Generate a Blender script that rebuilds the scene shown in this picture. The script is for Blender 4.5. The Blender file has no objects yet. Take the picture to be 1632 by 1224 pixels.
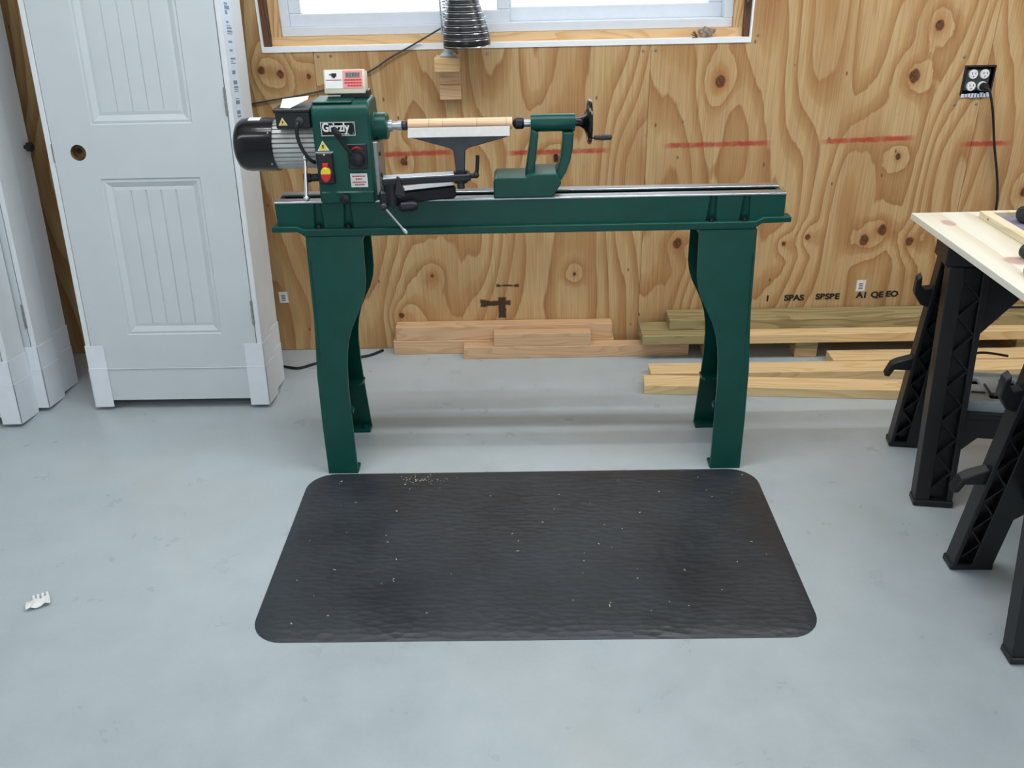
import bpy, bmesh, math, random
from mathutils import Vector, Matrix, Euler
random.seed(7)
S = bpy.context.scene
COL = S.collection
PI = math.pi

def lin(c):
    return tuple(((v/255)/12.92 if v/255 <= .04045 else ((v/255+.055)/1.055)**2.4) for v in c)+(1.0,)

# ------------------------------------------------------------------ camera
PITCH, YAW, ROLL, CAMH = math.atan(719/1400.), math.radians(1.09), .024, 1.55
fw = Vector((-math.sin(YAW)*math.cos(PITCH), math.cos(YAW)*math.cos(PITCH), -math.sin(PITCH)))
rt = Vector((math.cos(YAW), math.sin(YAW), 0)); up = rt.cross(fw)
cr = rt*math.cos(ROLL)-up*math.sin(ROLL); cu = up*math.cos(ROLL)+rt*math.sin(ROLL)
cam = bpy.data.objects.new('camera', bpy.data.cameras.new('camera'))
COL.objects.link(cam)
cam.matrix_world = Matrix(((cr.x, cu.x, -fw.x, 0), (cr.y, cu.y, -fw.y, 0), (cr.z, cu.z, -fw.z, CAMH), (0, 0, 0, 1)))
cam.data.sensor_width = 36; cam.data.lens = 1400/1632*36; cam.data.clip_start = .02
S.camera = cam

# ------------------------------------------------------------------ world, lamps, exposure
W = bpy.data.worlds.new('overcast_sky'); S.world = W; W.use_nodes = True
bg = W.node_tree.nodes['Background']
bg.inputs[0].default_value = (.86, .94, 1.0, 1); bg.inputs[1].default_value = 5.0

def tube_light(name, loc, length, watts, col=(.95, .985, 1.0)):
    l = bpy.data.lights.new(name, 'AREA'); l.shape = 'RECTANGLE'; l.size = length; l.size_y = .035
    l.energy = watts; l.color = col
    o = bpy.data.objects.new(name, l); COL.objects.link(o); o.location = loc
    return o
for k, (x, y) in enumerate([(-.1, 2.31), (-.1, 2.01), (2.6, 2.31), (2.6, 2.01), (-2.6, 1.2), (-.1, -.6), (2.6, -.6)]):
    tube_light('ceiling_tube_lamp', (x, y, 2.62), 2.4, 26)

S.view_settings.view_transform = 'Standard'
try: S.view_settings.look = 'None'
except Exception: pass
S.view_settings.exposure = -0.68; S.view_settings.gamma = 1.0; S.view_settings.use_curve_mapping = False

# ------------------------------------------------------------------ node helpers
class NT:
    def __init__(s, name):
        s.m = bpy.data.materials.new(name); s.m.use_nodes = True
        s.t = s.m.node_tree; s.b = s.t.nodes['Principled BSDF']
    def n(s, typ, **kw):
        o = s.t.nodes.new(typ)
        for k, v in kw.items(): setattr(o, k, v)
        return o
    def put(s, sock, v):
        if isinstance(v, bpy.types.NodeSocket): s.t.links.new(v, sock)
        elif v is not None: sock.default_value = v
    def math(s, op, a, b=None, c=None, clamp=False):
        o = s.n('ShaderNodeMath', operation=op, use_clamp=clamp)
        for i, v in enumerate((a, b, c)):
            if v is not None: s.put(o.inputs[i], v)
        return o.outputs[0]
    def vec(s, x, y, z):
        o = s.n('ShaderNodeCombineXYZ'); s.put(o.inputs[0], x); s.put(o.inputs[1], y); s.put(o.inputs[2], z); return o.outputs[0]
    def sep(s, v):
        o = s.n('ShaderNodeSeparateXYZ'); s.put(o.inputs[0], v); return o.outputs
    def coord(s):
        return s.n('ShaderNodeTexCoord').outputs['Object']
    def scale(s, v, sc):
        o = s.n('ShaderNodeMapping'); s.put(o.inputs['Vector'], v); o.inputs['Scale'].default_value = sc; return o.outputs[0]
    def noise(s, v, sc=1, det=2, rough=.5, dist=0):
        o = s.n('ShaderNodeTexNoise'); s.put(o.inputs['Vector'], v)
        o.inputs['Scale'].default_value = sc; o.inputs['Detail'].default_value = det
        o.inputs['Roughness'].default_value = rough; o.inputs['Distortion'].default_value = dist
        return o.outputs[0]
    def ramp(s, f, stops):
        o = s.n('ShaderNodeValToRGB'); s.put(o.inputs[0], f); e = o.color_ramp.elements
        while len(e) < len(stops): e.new(.5)
        for i, (p, c) in enumerate(stops):
            e[i].position = p; e[i].color = c if len(c) == 4 else lin(c)
        return o.outputs[0]
    def mix(s, f, a, b, mode='MIX'):
        o = s.n('ShaderNodeMix', data_type='RGBA', blend_type=mode)
        s.put(o.inputs[0], f); s.put(o.inputs[6], a); s.put(o.inputs[7], b); return o.outputs[2]
    def mrange(s, v, a, b, c, d, kind='SMOOTHSTEP'):
        o = s.n('ShaderNodeMapRange', interpolation_type=kind); s.put(o.inputs[0], v)
        for i, q in enumerate((a, b, c, d)): s.put(o.inputs[1+i], q)
        return o.outputs[0]
    def bump(s, hgt, strength=.2, dist=.002):
        o = s.n('ShaderNodeBump'); s.put(o.inputs['Height'], hgt); o.inputs['Strength'].default_value = strength
        o.inputs['Distance'].default_value = dist; s.t.links.new(o.outputs[0], s.b.inputs['Normal'])
    def fin(s, col=None, rough=None, metal=None, spec=None, coat=None):
        for k, v in (('Base Color', col), ('Roughness', rough), ('Metallic', metal), ('Specular IOR Level', spec), ('Coat Weight', coat)):
            if v is not None: s.put(s.b.inputs[k], v)
        return s.m

def plain(name, c, rough=.5, metal=0, var=.06, sc=30, bump=0, spec=None, coat=None):
    t = NT(name); v = t.coord(); n = t.noise(v, sc, 3)
    c0 = lin(c); a = tuple(x*(1-var) for x in c0[:3])+(1,); b = tuple(min(1, x*(1+var)) for x in c0[:3])+(1,)
    col = t.ramp(n, [(.3, a), (.7, b)])
    if bump: t.bump(t.noise(v, sc*6, 2), bump, .001)
    return t.fin(col, rough, metal, spec, coat)

def wood(name, light, dark, freq=22, axis='x', knots=None, rough=.6, knotcol=(190, 150, 140)):
    """sawn lumber, grain along one axis of the object"""
    t = NT(name); v = t.coord(); x, y, z = t.sep(v)
    rnd = t.n('ShaderNodeObjectInfo').outputs['Random']
    off = t.math('MULTIPLY', rnd, 37.0)
    L, a, b = {'x': (x, y, z), 'y': (y, x, z), 'z': (z, x, y)}[axis]
    p = t.vec(t.math('ADD', t.math('MULTIPLY', L, .9), off), t.math('MULTIPLY', a, 6.0), t.math('MULTIPLY', b, 6.0))
    n = t.noise(p, 1.4, 2)
    f = t.math('FRACT', t.math('ADD', t.math('MULTIPLY', n, freq*.35), t.math('MULTIPLY', t.math('ADD', a, b), freq)))
    fine = t.noise(t.vec(t.math('MULTIPLY', L, 6.0), t.math('MULTIPLY', a, 300.0), t.math('MULTIPLY', b, 300.0)), 1, 2)
    f2 = t.math('ADD', t.math('MULTIPLY', f, .75), t.math('MULTIPLY', fine, .25))
    mid = tuple((p_*2+q)/3 for p_, q in zip(light, dark))
    col = t.ramp(f2, [(.0, light), (.5, light), (.82, dark), (.95, mid)])
    kn = t.n('ShaderNodeTexVoronoi'); t.put(kn.inputs['Vector'], t.vec(t.math('ADD', t.math('MULTIPLY', L, 2.2), off), t.math('MULTIPLY', a, 7.0), t.math('MULTIPLY', b, 7.0)))
    kn.inputs['Scale'].default_value = 1.0
    km = t.mrange(kn.outputs['Distance'], .035, .075, 1.0, 0.0)
    col = t.mix(t.math('MULTIPLY', km, .75), col, lin(tuple(int(c*.55) for c in dark)))
    for kx, ky, rx, ry in knots or ():
        d = t.n('ShaderNodeVectorMath', operation='LENGTH')
        t.put(d.inputs[0], t.vec(t.math('DIVIDE', t.math('SUBTRACT', x, kx), rx), t.math('DIVIDE', t.math('SUBTRACT', y, ky), ry), 0.0))
        col = t.mix(t.mrange(t.math('ADD', d.outputs['Value'], t.math('MULTIPLY', fine, .3)), .8, 1.3, .8, 0.0), col, lin(knotcol))
    t.bump(fine, .12, .001)
    return t.fin(col, rough, 0, .3)

# ------------------------------------------------------------------ plywood wall material (knots, paint dashes, scorch marks)
WY = 3.365
KNOTS = [(1.343, .437, .019), (1.408, .479, .019), (1.523, .429, .016), (.723, 1.05, .019), (1.426, 1.054, .021), (1.028, .428, .008),
         (1.119, .454, .009), (1.484, 1.226, .017), (.605, .438, .018), (-.515, .148, .012), (-.377, .319, .008), (.198, .316, .008),
         (.124, .784, .012), (-.457, .782, .012), (-.95, 1.123, .013), (-.883, 1.107, .014), (-.78, 1.098, .010), (1.418, .764, .011),
         (1.93, .62, .018), (-2.3, .7, .02), (1.0, 1.55, .02), (-1.3, 1.6, .018)]
REDS = [(-.547, -.267, .809, .815), (-.062, .323, .806, .810), (.535, .931, .822, .826), (1.123, 1.467, .826, .834), (1.65, 1.83, .806, .807)]
MARKS = [(-.187, -.085, .184, .207), (-.187, -.160, .180, .213), (-.113, -.080, .130, .222), (-.085, -.062, .186, .208), (-.116, -.03, .2685, .2765), (-.118, -.10, .266, .279), (-.045, -.026, .266, .279), (-.45, -.443, .768, .80), (.118, .132, .770, .80)]

def plywood_wall():
    t = NT('wall_plywood'); v = t.coord(); x, y, z = t.sep(v)
    rnd = t.n('ShaderNodeObjectInfo').outputs['Random']; off = t.math('MULTIPLY', rnd, 19.0)
    big = t.noise(t.vec(t.math('ADD', t.math('MULTIPLY', x, 1.9), off), t.math('MULTIPLY', z, .50), 3.1), 1.7, 1.2, .4)
    wig = t.noise(t.vec(t.math('MULTIPLY', x, 26.0), t.math('MULTIPLY', z, 3.5), off), 1, 2)
    F = t.math('ADD', t.math('MULTIPLY', big, 12.0), t.math('MULTIPLY', x, 6.0))
    F = t.math('ADD', F, t.math('MULTIPLY', wig, .42))
    kmask = None; halo = None
    wob = t.math('MULTIPLY', t.math('SUBTRACT', t.noise(v, 38, 2), .5), .012)
    for kx, kz, r in KNOTS:
        d = t.n('ShaderNodeVectorMath', operation='LENGTH')
        t.put(d.inputs[0], t.vec(t.math('SUBTRACT', x, kx), t.math('MULTIPLY', t.math('SUBTRACT', z, kz), .8), 0.0))
        dd = t.math('ADD', d.outputs['Value'], wob)
        F = t.math('ADD', F, t.mrange(dd, 0.0, .045+r*3.4, 1.15, 0.0))
        k = t.mrange(dd, r*.75, r*1.1, 1.0, 0.0)
        hl = t.mrange(dd, r*.6, r*2.6, .8, 0.0)
        kmask = k if kmask is None else t.math('MAXIMUM', kmask, k)
        halo = hl if halo is None else t.math('MAXIMUM', halo, hl)
    ring = t.math('FRACT', F)
    fine = t.noise(t.vec(t.math('MULTIPLY', x, 260.0), t.math('MULTIPLY', z, 5.0), off), 1, 3)
    mid = t.noise(t.vec(t.math('MULTIPLY', x, 3.0), t.math('MULTIPLY', z, 1.1), t.math('ADD', off, 8.0)), 1.6, 2)
    col = t.ramp(ring, [(0, (205, 172, 126)), (.44, (203, 168, 120)), (.56, (193, 154, 105)), (.84, (180, 136, 90)), (.95, (171, 125, 79)), (1.0, (203, 169, 121))])
    warm = t.mix(t.mrange(mid, .42, .68, 0.0, .45), col, lin((180, 134, 88)), 'MIX')
    streak = t.ramp(fine, [(.3, (205, 196, 188)), (.62, (255, 255, 255))])
    col = t.mix(.55, warm, streak, 'MULTIPLY')
    col = t.mix(t.math('MULTIPLY', halo, .55), col, lin((168, 104, 56)))
    fl = t.n('ShaderNodeTexVoronoi'); t.put(fl.inputs['Vector'], t.vec(t.math('MULTIPLY', x, 13.0), t.math('MULTIPLY', z, 7.0), off)); fl.inputs['Scale'].default_value = 1.0
    col = t.mix(t.mrange(fl.outputs['Distance'], .03, .075, .75, 0.0), col, lin((96, 62, 40)))
    kc = t.ramp(t.noise(v, 120, 2), [(.35, (52, 28, 16)), (.65, (112, 66, 38))])
    col = t.mix(t.math('MULTIPLY', kmask, .9), col, kc)
    wob2 = t.math('MULTIPLY', t.math('SUBTRACT', t.noise(v, 55, 3), .5), .012)
    red = None
    for u0, u1, v0, v1 in REDS:
        s = (v1-v0)/(u1-u0)
        c = t.math('ADD', t.math('MULTIPLY', t.math('SUBTRACT', x, u0), s), v0)
        dv = t.math('ADD', t.math('ABSOLUTE', t.math('SUBTRACT', z, c)), wob2)
        m = t.mrange(dv, .0045, .013, 1.0, 0.0)
        du = t.math('ABSOLUTE', t.math('SUBTRACT', x, (u0+u1)/2))
        m = t.math('MULTIPLY', m, t.mrange(du, (u1-u0)/2-.04, (u1-u0)/2+.02, 1.0, 0.0))
        red = m if red is None else t.math('MAXIMUM', red, m)
    red = t.math('MULTIPLY', red, t.mrange(t.noise(v, 25, 2), .2, .6, .5, .85))
    col = t.mix(red, col, lin((176, 52, 48)))
    mk = None
    for u0, u1, v0, v1 in MARKS:
        du = t.math('ADD', t.math('SUBTRACT', t.math('ABSOLUTE', t.math('SUBTRACT', x, (u0+u1)/2)), (u1-u0)/2), wob2)
        dv = t.math('ADD', t.math('SUBTRACT', t.math('ABSOLUTE', t.math('SUBTRACT', z, (v0+v1)/2)), (v1-v0)/2), wob2)
        m = t.mrange(t.math('MAXIMUM', du, dv), -.004, .003, 1.0, 0.0)
        mk = m if mk is None else t.math('MAXIMUM', mk, m)
    col = t.mix(t.math('MULTIPLY', mk, .92), col, lin((40, 22, 20)))
    t.bump(t.math('ADD', t.math('MULTIPLY', ring, .5), fine), .12, .001)
    return t.fin(col, .62, 0, .3)

def concrete():
    t = NT('concrete'); v = t.coord()
    n1 = t.noise(v, 1.3, 4, .55); n2 = t.noise(v, 9, 4, .6); n3 = t.noise(v, 90, 3)
    f = t.math('ADD', t.math('MULTIPLY', n1, .6), t.math('ADD', t.math('MULTIPLY', n2, .3), t.math('MULTIPLY', n3, .1)))
    col = t.ramp(f, [(.28, (164, 174, 179)), (.5, (178, 188, 193)), (.72, (190, 199, 204))])
    tan = t.mrange(t.noise(v, 1.1, 3, .6), .50, .75, 0.0, .35)
    col = t.mix(tan, col, lin((178, 172, 160)))
    t.bump(n3, .04, .002)
    return t.fin(col, t.mrange(n2, .3, .7, .27, .40), 0, .5)

def rubber():
    t = NT('mat_rubber'); v = t.coord(); x, y, z = t.sep(v)
    w = t.n('ShaderNodeTexVoronoi'); t.put(w.inputs['Vector'], t.vec(t.math('ADD', t.math('MULTIPLY', x, 26.0), t.math('MULTIPLY', y, 7.0)), t.math('MULTIPLY', y, 62.0), 0.0))
    w.inputs['Scale'].default_value = 1.0; w.inputs['Randomness'].default_value = .75
    n = t.noise(v, 4, 4, .6); n2 = t.noise(v, 60, 2)
    col = t.ramp(t.math('ADD', t.math('MULTIPLY', n, .7), t.math('MULTIPLY', n2, .3)), [(.35, (37, 41, 47)), (.65, (50, 56, 62))])
    t.bump(w.outputs['Distance'], .55, .004)
    return t.fin(col, t.mrange(n, .3, .7, .36, .52), 0, .5)

M = {}
M['ply'] = plywood_wall()
M['concrete'] = concrete()
M['rubber'] = rubber()
M['green'] = plain('lathe_green_enamel', (9, 70, 61), .33, 0, .10, 14, .05, .3)
M['greenblack'] = plain('lathe_green_inner', (10, 38, 36), .55, 0, .1, 14)
M['black'] = plain('black_plastic', (22, 23, 26), .42, 0, .12, 40, .05)
M['blackgloss'] = plain('black_gloss', (14, 14, 18), .18, 0, .1, 40)
M['horse'] = plain('sawhorse_plastic', (18, 19, 23), .42, 0, .15, 20, .08)
M['lampshade'] = plain('lamp_enamel', (28, 26, 28), .32, 0, .1, 40)
M['iron'] = plain('cast_iron', (62, 66, 70), .42, .55, .15, 40, .1)
M['darkiron'] = plain('blackened_iron', (30, 31, 36), .4, .4, .15, 40, .1)
M['steel'] = plain('ground_steel', (176, 180, 185), .34, .9, .06, 60)
M['zinc'] = plain('zinc_plate', (150, 152, 152), .4, .8, .1, 40)
M['chrome'] = plain('chrome', (215, 218, 222), .22, 1, .02, 20)
M['alu'] = plain('motor_aluminium', (196, 196, 194), .42, .25, .06, 50)
M['doorpaint'] = plain('door_primer', (199, 206, 209), .5, 0, .02, 8, .03)
M['jamb'] = plain('jamb_primer', (218, 222, 226), .55, 0, .03, 10)
M['card'] = plain('white_cardboard', (222, 227, 233), .7, 0, .03, 16)
M['paperblue'] = plain('label_paper', (214, 226, 240), .6, 0, .02, 20)
M['ink'] = plain('printed_ink', (120, 140, 168), .6)
M['inkblack'] = plain('black_ink', (32, 28, 28), .6)
M['inkred'] = plain('red_ink', (196, 60, 58), .6)
M['pinkpaper'] = plain('pink_label', (238, 150, 150), .6, 0, .05, 60)
M['white'] = plain('white_paper', (235, 235, 232), .6)
M['beige'] = plain('beige_plastic', (214, 208, 188), .45)
M['red'] = plain('red_plastic', (206, 40, 36), .4)
M['yellow'] = plain('yellow_plastic', (245, 216, 60), .4)
M['lcd'] = plain('lcd', (150, 140, 136), .3)
M['vinyl'] = plain('window_vinyl', (218, 223, 231), .35, 0, .02)
M['whitestrip'] = plain('white_foam_strip', (245, 246, 248), .6, 0, .03, 30)
M['shaded_wood'] = wood('shaded_jamb_wood', (104, 74, 54), (66, 42, 30), 40, 'z')  # wood colour darkened to paint in the shade on the window jamb sides
M['pine'] = wood('pine', (222, 184, 136), (206, 162, 112), 34, 'x')
M['pinez'] = wood('pine_upright', (214, 176, 128), (180, 132, 86), 34, 'z')
M['hard'] = wood('red_oak_stock', (214, 176, 138), (200, 158, 120), 40, 'x')
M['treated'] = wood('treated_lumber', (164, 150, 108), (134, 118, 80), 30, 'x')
M['yellowpine'] = wood('yellow_pine', (230, 200, 152), (216, 180, 128), 30, 'x')
M['maple'] = wood('maple_blank', (238, 204, 170), (222, 176, 138), 60, 'x')
M['tabletop'] = wood('table_plywood', (230, 226, 212), (217, 206, 186), 6, 'y', knots=[(1.205, 2.44, .020, .030), (1.232, 2.115, .030, .032), (1.5, 1.9, .03, .04)], rough=.4)
M['restbar'] = plain('satin_steel', (168, 168, 166), .5, .5, .06, 60)
M['palepine'] = wood('pale_pine', (226, 214, 184), (214, 197, 160), 24, 'y')
M['groove'] = plain('groove_line', (150, 104, 72), .7)
M['ceil'] = plain('ceiling_white', (225, 226, 226), .8, 0, .02, 4)
M['grey'] = plain('grey_plastic', (186, 197, 204), .5, 0, .08, 40, .05)
M['darkgrey'] = plain('dark_grey_plastic', (58, 62, 66), .5)
M['brown_core'] = plain('door_core', (120, 92, 62), .8, 0, .2, 60)
M['debris'] = plain('grey_nest', (150, 132, 118), .9, 0, .4, 90, .6)
M['twig'] = plain('dry_twig', (88, 62, 44), .9)
M['chips'] = plain('wood_chips', (206, 196, 180), .8, 0, .15, 200)
M['purple'] = plain('tray_liner', (132, 128, 146), .7)

def glass():
    t = NT('window_glass'); n = t.noise(t.coord(), 3, 2)
    t.fin((.96, .99, 1, 1), t.mrange(n, 0.0, 1.0, 0.0, .01), 0)
    t.b.inputs['Transmission Weight'].default_value = 1; t.b.inputs['IOR'].default_value = 1.02
    return t.m
M['glass'] = glass()

# ------------------------------------------------------------------ mesh helpers
def NB(): return bmesh.new()
def box(bm, a, b, bev=0.0, seg=1, mtx=None):
    r = bmesh.ops.create_cube(bm, size=1)['verts']
    c = [(p+q)/2 for p, q in zip(a, b)]; s = [abs(q-p) for p, q in zip(a, b)]
    for v in r: v.co = Vector((c[i]+v.co[i]*s[i] for i in range(3)))
    vs = list(r)
    if bev:
        es = list({e for v in r for e in v.link_edges})
        g = bmesh.ops.bevel(bm, geom=es, offset=bev, segments=seg, affect='EDGES', profile=.5)
        vs = list({v for f in g['faces'] for v in f.verts} | {v for v in r if v.is_valid})
        # all verts connected
        seen = set(vs); st = list(vs)
        while st:
            q = st.pop()
            for e in q.link_edges:
                o = e.other_vert(q)
                if o not in seen: seen.add(o); st.append(o)
        vs = list(seen)
    if mtx is not None:
        for v in vs: v.co = mtx @ v.co
    return vs
def axis_m(p0, p1):
    p0, p1 = Vector(p0), Vector(p1); d = p1-p0
    return Matrix.Translation(p0) @ d.to_track_quat('Z', 'Y').to_matrix().to_4x4(), d.length
def lathe(bm, p0, p1, prof, n=24, capped=True):
    """revolve prof [(t 0..1 along p0->p1, radius)]"""
    m, L = axis_m(p0, p1); rings = []
    for t, r in prof:
        rings.append([bm.verts.new(m @ Vector((r*math.cos(2*PI*k/n), r*math.sin(2*PI*k/n), t*L))) for k in range(n)])
    for a, b in zip(rings, rings[1:]):
        for k in range(n): bm.faces.new((a[k], a[(k+1) % n], b[(k+1) % n], b[k]))
    if capped:
        bm.faces.new(rings[0][::-1]); bm.faces.new(rings[-1])
def cyl(bm, p0, p1, r, r2=None, n=20): lathe(bm, p0, p1, [(0, r), (1, r if r2 is None else r2)], n)
def ball(bm, c, r, n=12, sc=(1, 1, 1)):
    g = bmesh.ops.create_uvsphere(bm, u_segments=n, v_segments=max(6, n//2), radius=r)['verts']
    for v in g: v.co = Vector((c[0]+v.co.x*sc[0], c[1]+v.co.y*sc[1], c[2]+v.co.z*sc[2]))
def prism(bm, pts, d0, d1, plane='xz', mtx=None, slant=None):
    """extrude a 2d outline; plane xz -> extruded in y from d0 to d1"""
    def P3(p, d):
        if plane == 'xz': v = Vector((p[0], d, p[1]))
        elif plane == 'yz': v = Vector((d, p[0], p[1]))
        else: v = Vector((p[0], p[1], d))
        if slant: v = slant(v)
        return mtx @ v if mtx is not None else v
    A = [bm.verts.new(P3(p, d0)) for p in pts]; B = [bm.verts.new(P3(p, d1)) for p in pts]
    n = len(pts)
    fa = bm.faces.new(A); fb = bm.faces.new(B[::-1])
    for k in range(n): bm.faces.new((A[k], B[k], B[(k+1) % n], A[(k+1) % n]))
    return A+B
def tube(bm, pts, r, n=8, closed=False):
    P = [Vector(p) for p in pts]; rings = []; N = len(P)
    prev = None
    for i in range(N):
        if closed: d = P[(i+1) % N]-P[i-1]
        else: d = P[min(i+1, N-1)]-P[max(i-1, 0)]
        d.normalize()
        u = prev-d*prev.dot(d) if prev is not None else d.orthogonal()
        if u.length < 1e-5: u = d.orthogonal()
        u.normalize(); prev = u; w = d.cross(u)
        rings.append([bm.verts.new(P[i]+(u*math.cos(2*PI*k/n)+w*math.sin(2*PI*k/n))*r) for k in range(n)])
    prs = list(zip(rings, rings[1:]))+([(rings[-1], rings[0])] if closed else [])
    for a, b in prs:
        for k in range(n): bm.faces.new((a[k], a[(k+1) % n], b[(k+1) % n], b[k]))
    if not closed: bm.faces.new(rings[0][::-1]); bm.faces.new(rings[-1])
def smooth_path(pts, k=6):
    P = [Vector(p) for p in pts]; out = []
    for i in range(len(P)-1):
        a, b, c, d = P[max(i-1, 0)], P[i], P[i+1], P[min(i+2, len(P)-1)]
        for j in range(k):
            t = j/k
            out.append(.5*((2*b)+(c-a)*t+(2*a-5*b+4*c-d)*t*t+(3*b-a-3*c+d)*t**3))
    out.append(P[-1]); return out
def ring(bm, c, R, r, axis='z', n=32, m=6):
    pts = []
    for k in range(n):
        a = 2*PI*k/n; u, w = R*math.cos(a), R*math.sin(a)
        pts.append({'z': (c[0]+u, c[1]+w, c[2]), 'x': (c[0], c[1]+u, c[2]+w), 'y': (c[0]+u, c[1], c[2]+w)}[axis])
    tube(bm, pts, r, m, True)

def finish(me, smooth):
    if smooth:
        me.shade_smooth(); me.set_sharp_from_angle(angle=math.radians(smooth))
def obj(name, bm, mat, parent=None, smooth=35, world=True, kind=None, label=None, cat=None, group=None, bev=0, recalc=True):
    if recalc: bmesh.ops.recalc_face_normals(bm, faces=bm.faces)
    me = bpy.data.meshes.new(name); bm.to_mesh(me); bm.free()
    me.materials.append(M[mat] if isinstance(mat, str) else mat); finish(me, smooth)
    o = bpy.data.objects.new(name, me); COL.objects.link(o)
    if bev:
        b = o.modifiers.new('edge', 'BEVEL'); b.width = bev; b.segments = 2; b.limit_method = 'ANGLE'; b.angle_limit = math.radians(40)
    if parent is not None:
        o.parent = parent
        if world:
            q = parent; mw = Matrix()
            while q is not None:
                mw = q.matrix_parent_inverse @ Matrix.LocRotScale(q.location, q.rotation_euler, q.scale) @ mw if q.parent else Matrix.LocRotScale(q.location, q.rotation_euler, q.scale) @ mw
                q = q.parent
            o.matrix_parent_inverse = mw.inverted()
    tag(o, label, cat, group, kind); return o
def tag(o, label=None, cat=None, group=None, kind=None):
    for k, v in (('label', label), ('category', cat), ('group', group), ('kind', kind)):
        if v: o[k] = v
def thing(name, label, cat, loc, rot=(0, 0, 0), group=None):
    o = bpy.data.objects.new(name, None); COL.objects.link(o); o.location = loc; o.rotation_euler = rot
    o.empty_display_size = .05; tag(o, label, cat, group); return o
def plate_cells(bm, xs, zs, skip, y0, y1):
    """plate in xz with missing cells, closed all round"""
    V = {}
    def v(i, k, y):
        key = (i, k, y)
        if key not in V: V[key] = bm.verts.new((xs[i], y, zs[k]))
        return V[key]
    full = {(i, k) for i in range(len(xs)-1) for k in range(len(zs)-1) if not skip((xs[i]+xs[i+1])/2, (zs[k]+zs[k+1])/2)}
    for i, k in full:
        bm.faces.new((v(i, k, y0), v(i+1, k, y0), v(i+1, k+1, y0), v(i, k+1, y0)))
        bm.faces.new((v(i, k, y1), v(i, k+1, y1), v(i+1, k+1, y1), v(i+1, k, y1)))
        for (di, dk, a, b) in ((-1, 0, (i, k), (i, k+1)), (1, 0, (i+1, k), (i+1, k+1)), (0, -1, (i, k), (i+1, k)), (0, 1, (i, k+1), (i+1, k+1))):
            if (i+di, k+dk) not in full:
                bm.faces.new((v(*a, y0), v(*b, y0), v(*b, y1), v(*a, y1)))
def text(name, body, size, mat, parent, loc, rot=(PI/2, 0, 0), extr=.0004, align='LEFT', sx=1.0, bold=0.0):
    c = bpy.data.curves.new(name, 'FONT'); c.body = body; c.size = size; c.extrude = extr; c.align_x = align; c.offset = bold
    tmp = bpy.data.objects.new(name+'_src', c)
    COL.objects.link(tmp); dg = bpy.context.evaluated_depsgraph_get(); dg.update()
    me = bpy.data.meshes.new_from_object(tmp.evaluated_get(dg)); bpy.data.objects.remove(tmp)
    me.transform(Matrix.LocRotScale(Vector(loc), Euler(rot), Vector((sx, 1, 1))))
    me.materials.clear(); me.materials.append(M[mat]); me.name = name
    o = bpy.data.objects.new(name, me); COL.objects.link(o)
    if parent is not None:
        o.parent = parent
        q = parent; mw = Matrix()
        while q is not None:
            lm = Matrix.LocRotScale(q.location, q.rotation_euler, q.scale)
            mw = (q.matrix_parent_inverse @ lm if q.parent else lm) @ mw; q = q.parent
        o.matrix_parent_inverse = mw.inverted()
    return o

# ================================================================== the room
bm = NB(); box(bm, (-3.2, -5.0, -.12), (3.6, 3.60, 0)); obj('floor', bm, 'concrete', kind='structure', smooth=0)
bm = NB(); box(bm, (-3.2, -4.0, 2.70), (3.6, 3.60, 2.80)); obj('ceiling', bm, 'ceil', kind='structure', smooth=0)
bm = NB(); box(bm, (-3.3, -4.0, 0), (-3.2, 3.60, 2.70)); obj('wall_left', bm, 'ceil', kind='structure', smooth=0)
bm = NB(); box(bm, (3.6, -4.0, 0), (3.7, 3.60, 2.70)); obj('wall_right', bm, 'ceil', kind='structure', smooth=0)
bm = NB(); plate_cells(bm, [-3.2, -1.3, 1.3, 3.6], [0, 2.1, 2.7], lambda x, z: -1.3 < x < 1.3 and z < 2.1, -4.1, -4.0)
obj('wall_front', bm, 'ceil', kind='structure', smooth=0)

OX0, OX1, OZ0, OZ1 = -.935, .818, 1.185, 2.16
EX0, EX1, EZ0, EZ1 = 1.603, 1.716, .984, 1.088
def hole(x, z): return (OX0 < x < OX1 and OZ0 < z < OZ1) or (EX0 < x < EX1 and EZ0 < z < EZ1)
def hole2(x, z): return OX0 < x < OX1 and OZ0 < z < OZ1
bm = NB(); plate_cells(bm, [-3.2, OX0, OX1, 3.6], [0, OZ0, OZ1, 2.7], hole2, WY+.06, WY+.16)
wall = obj('wall_back', bm, 'pinez', kind='structure', smooth=0)
seams = [-3.2, -1.975, -.755, .465, 1.685, 2.905, 3.6]
for a, b in zip(seams, seams[1:]):
    bm = NB(); xs = sorted({a+.0007, b-.0007} | {q for q in (OX0, OX1, EX0, EX1) if a < q < b})
    plate_cells(bm, xs, [0.002, EZ0, EZ1, OZ0, OZ1, 2.7], hole, WY, WY+.014)
    obj('plywood_panel', bm, 'ply', wall, smooth=0)
# screw heads that hold the panels
for x, z in [(-.737, 1.167), (-.692, 1.168), (-.124, 1.165), (.437, 1.162), (.482, 1.163), (.844, 1.206), (1.594, .953), (1.672, .952), (1.594, 1.118)]:
    bm = NB(); lathe(bm, (x, WY+.001, z), (x, WY-.004, z), [(0, .0035), (.5, .005), (1, .003)], 10); obj('screw_head', bm, 'zinc', wall)
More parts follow.
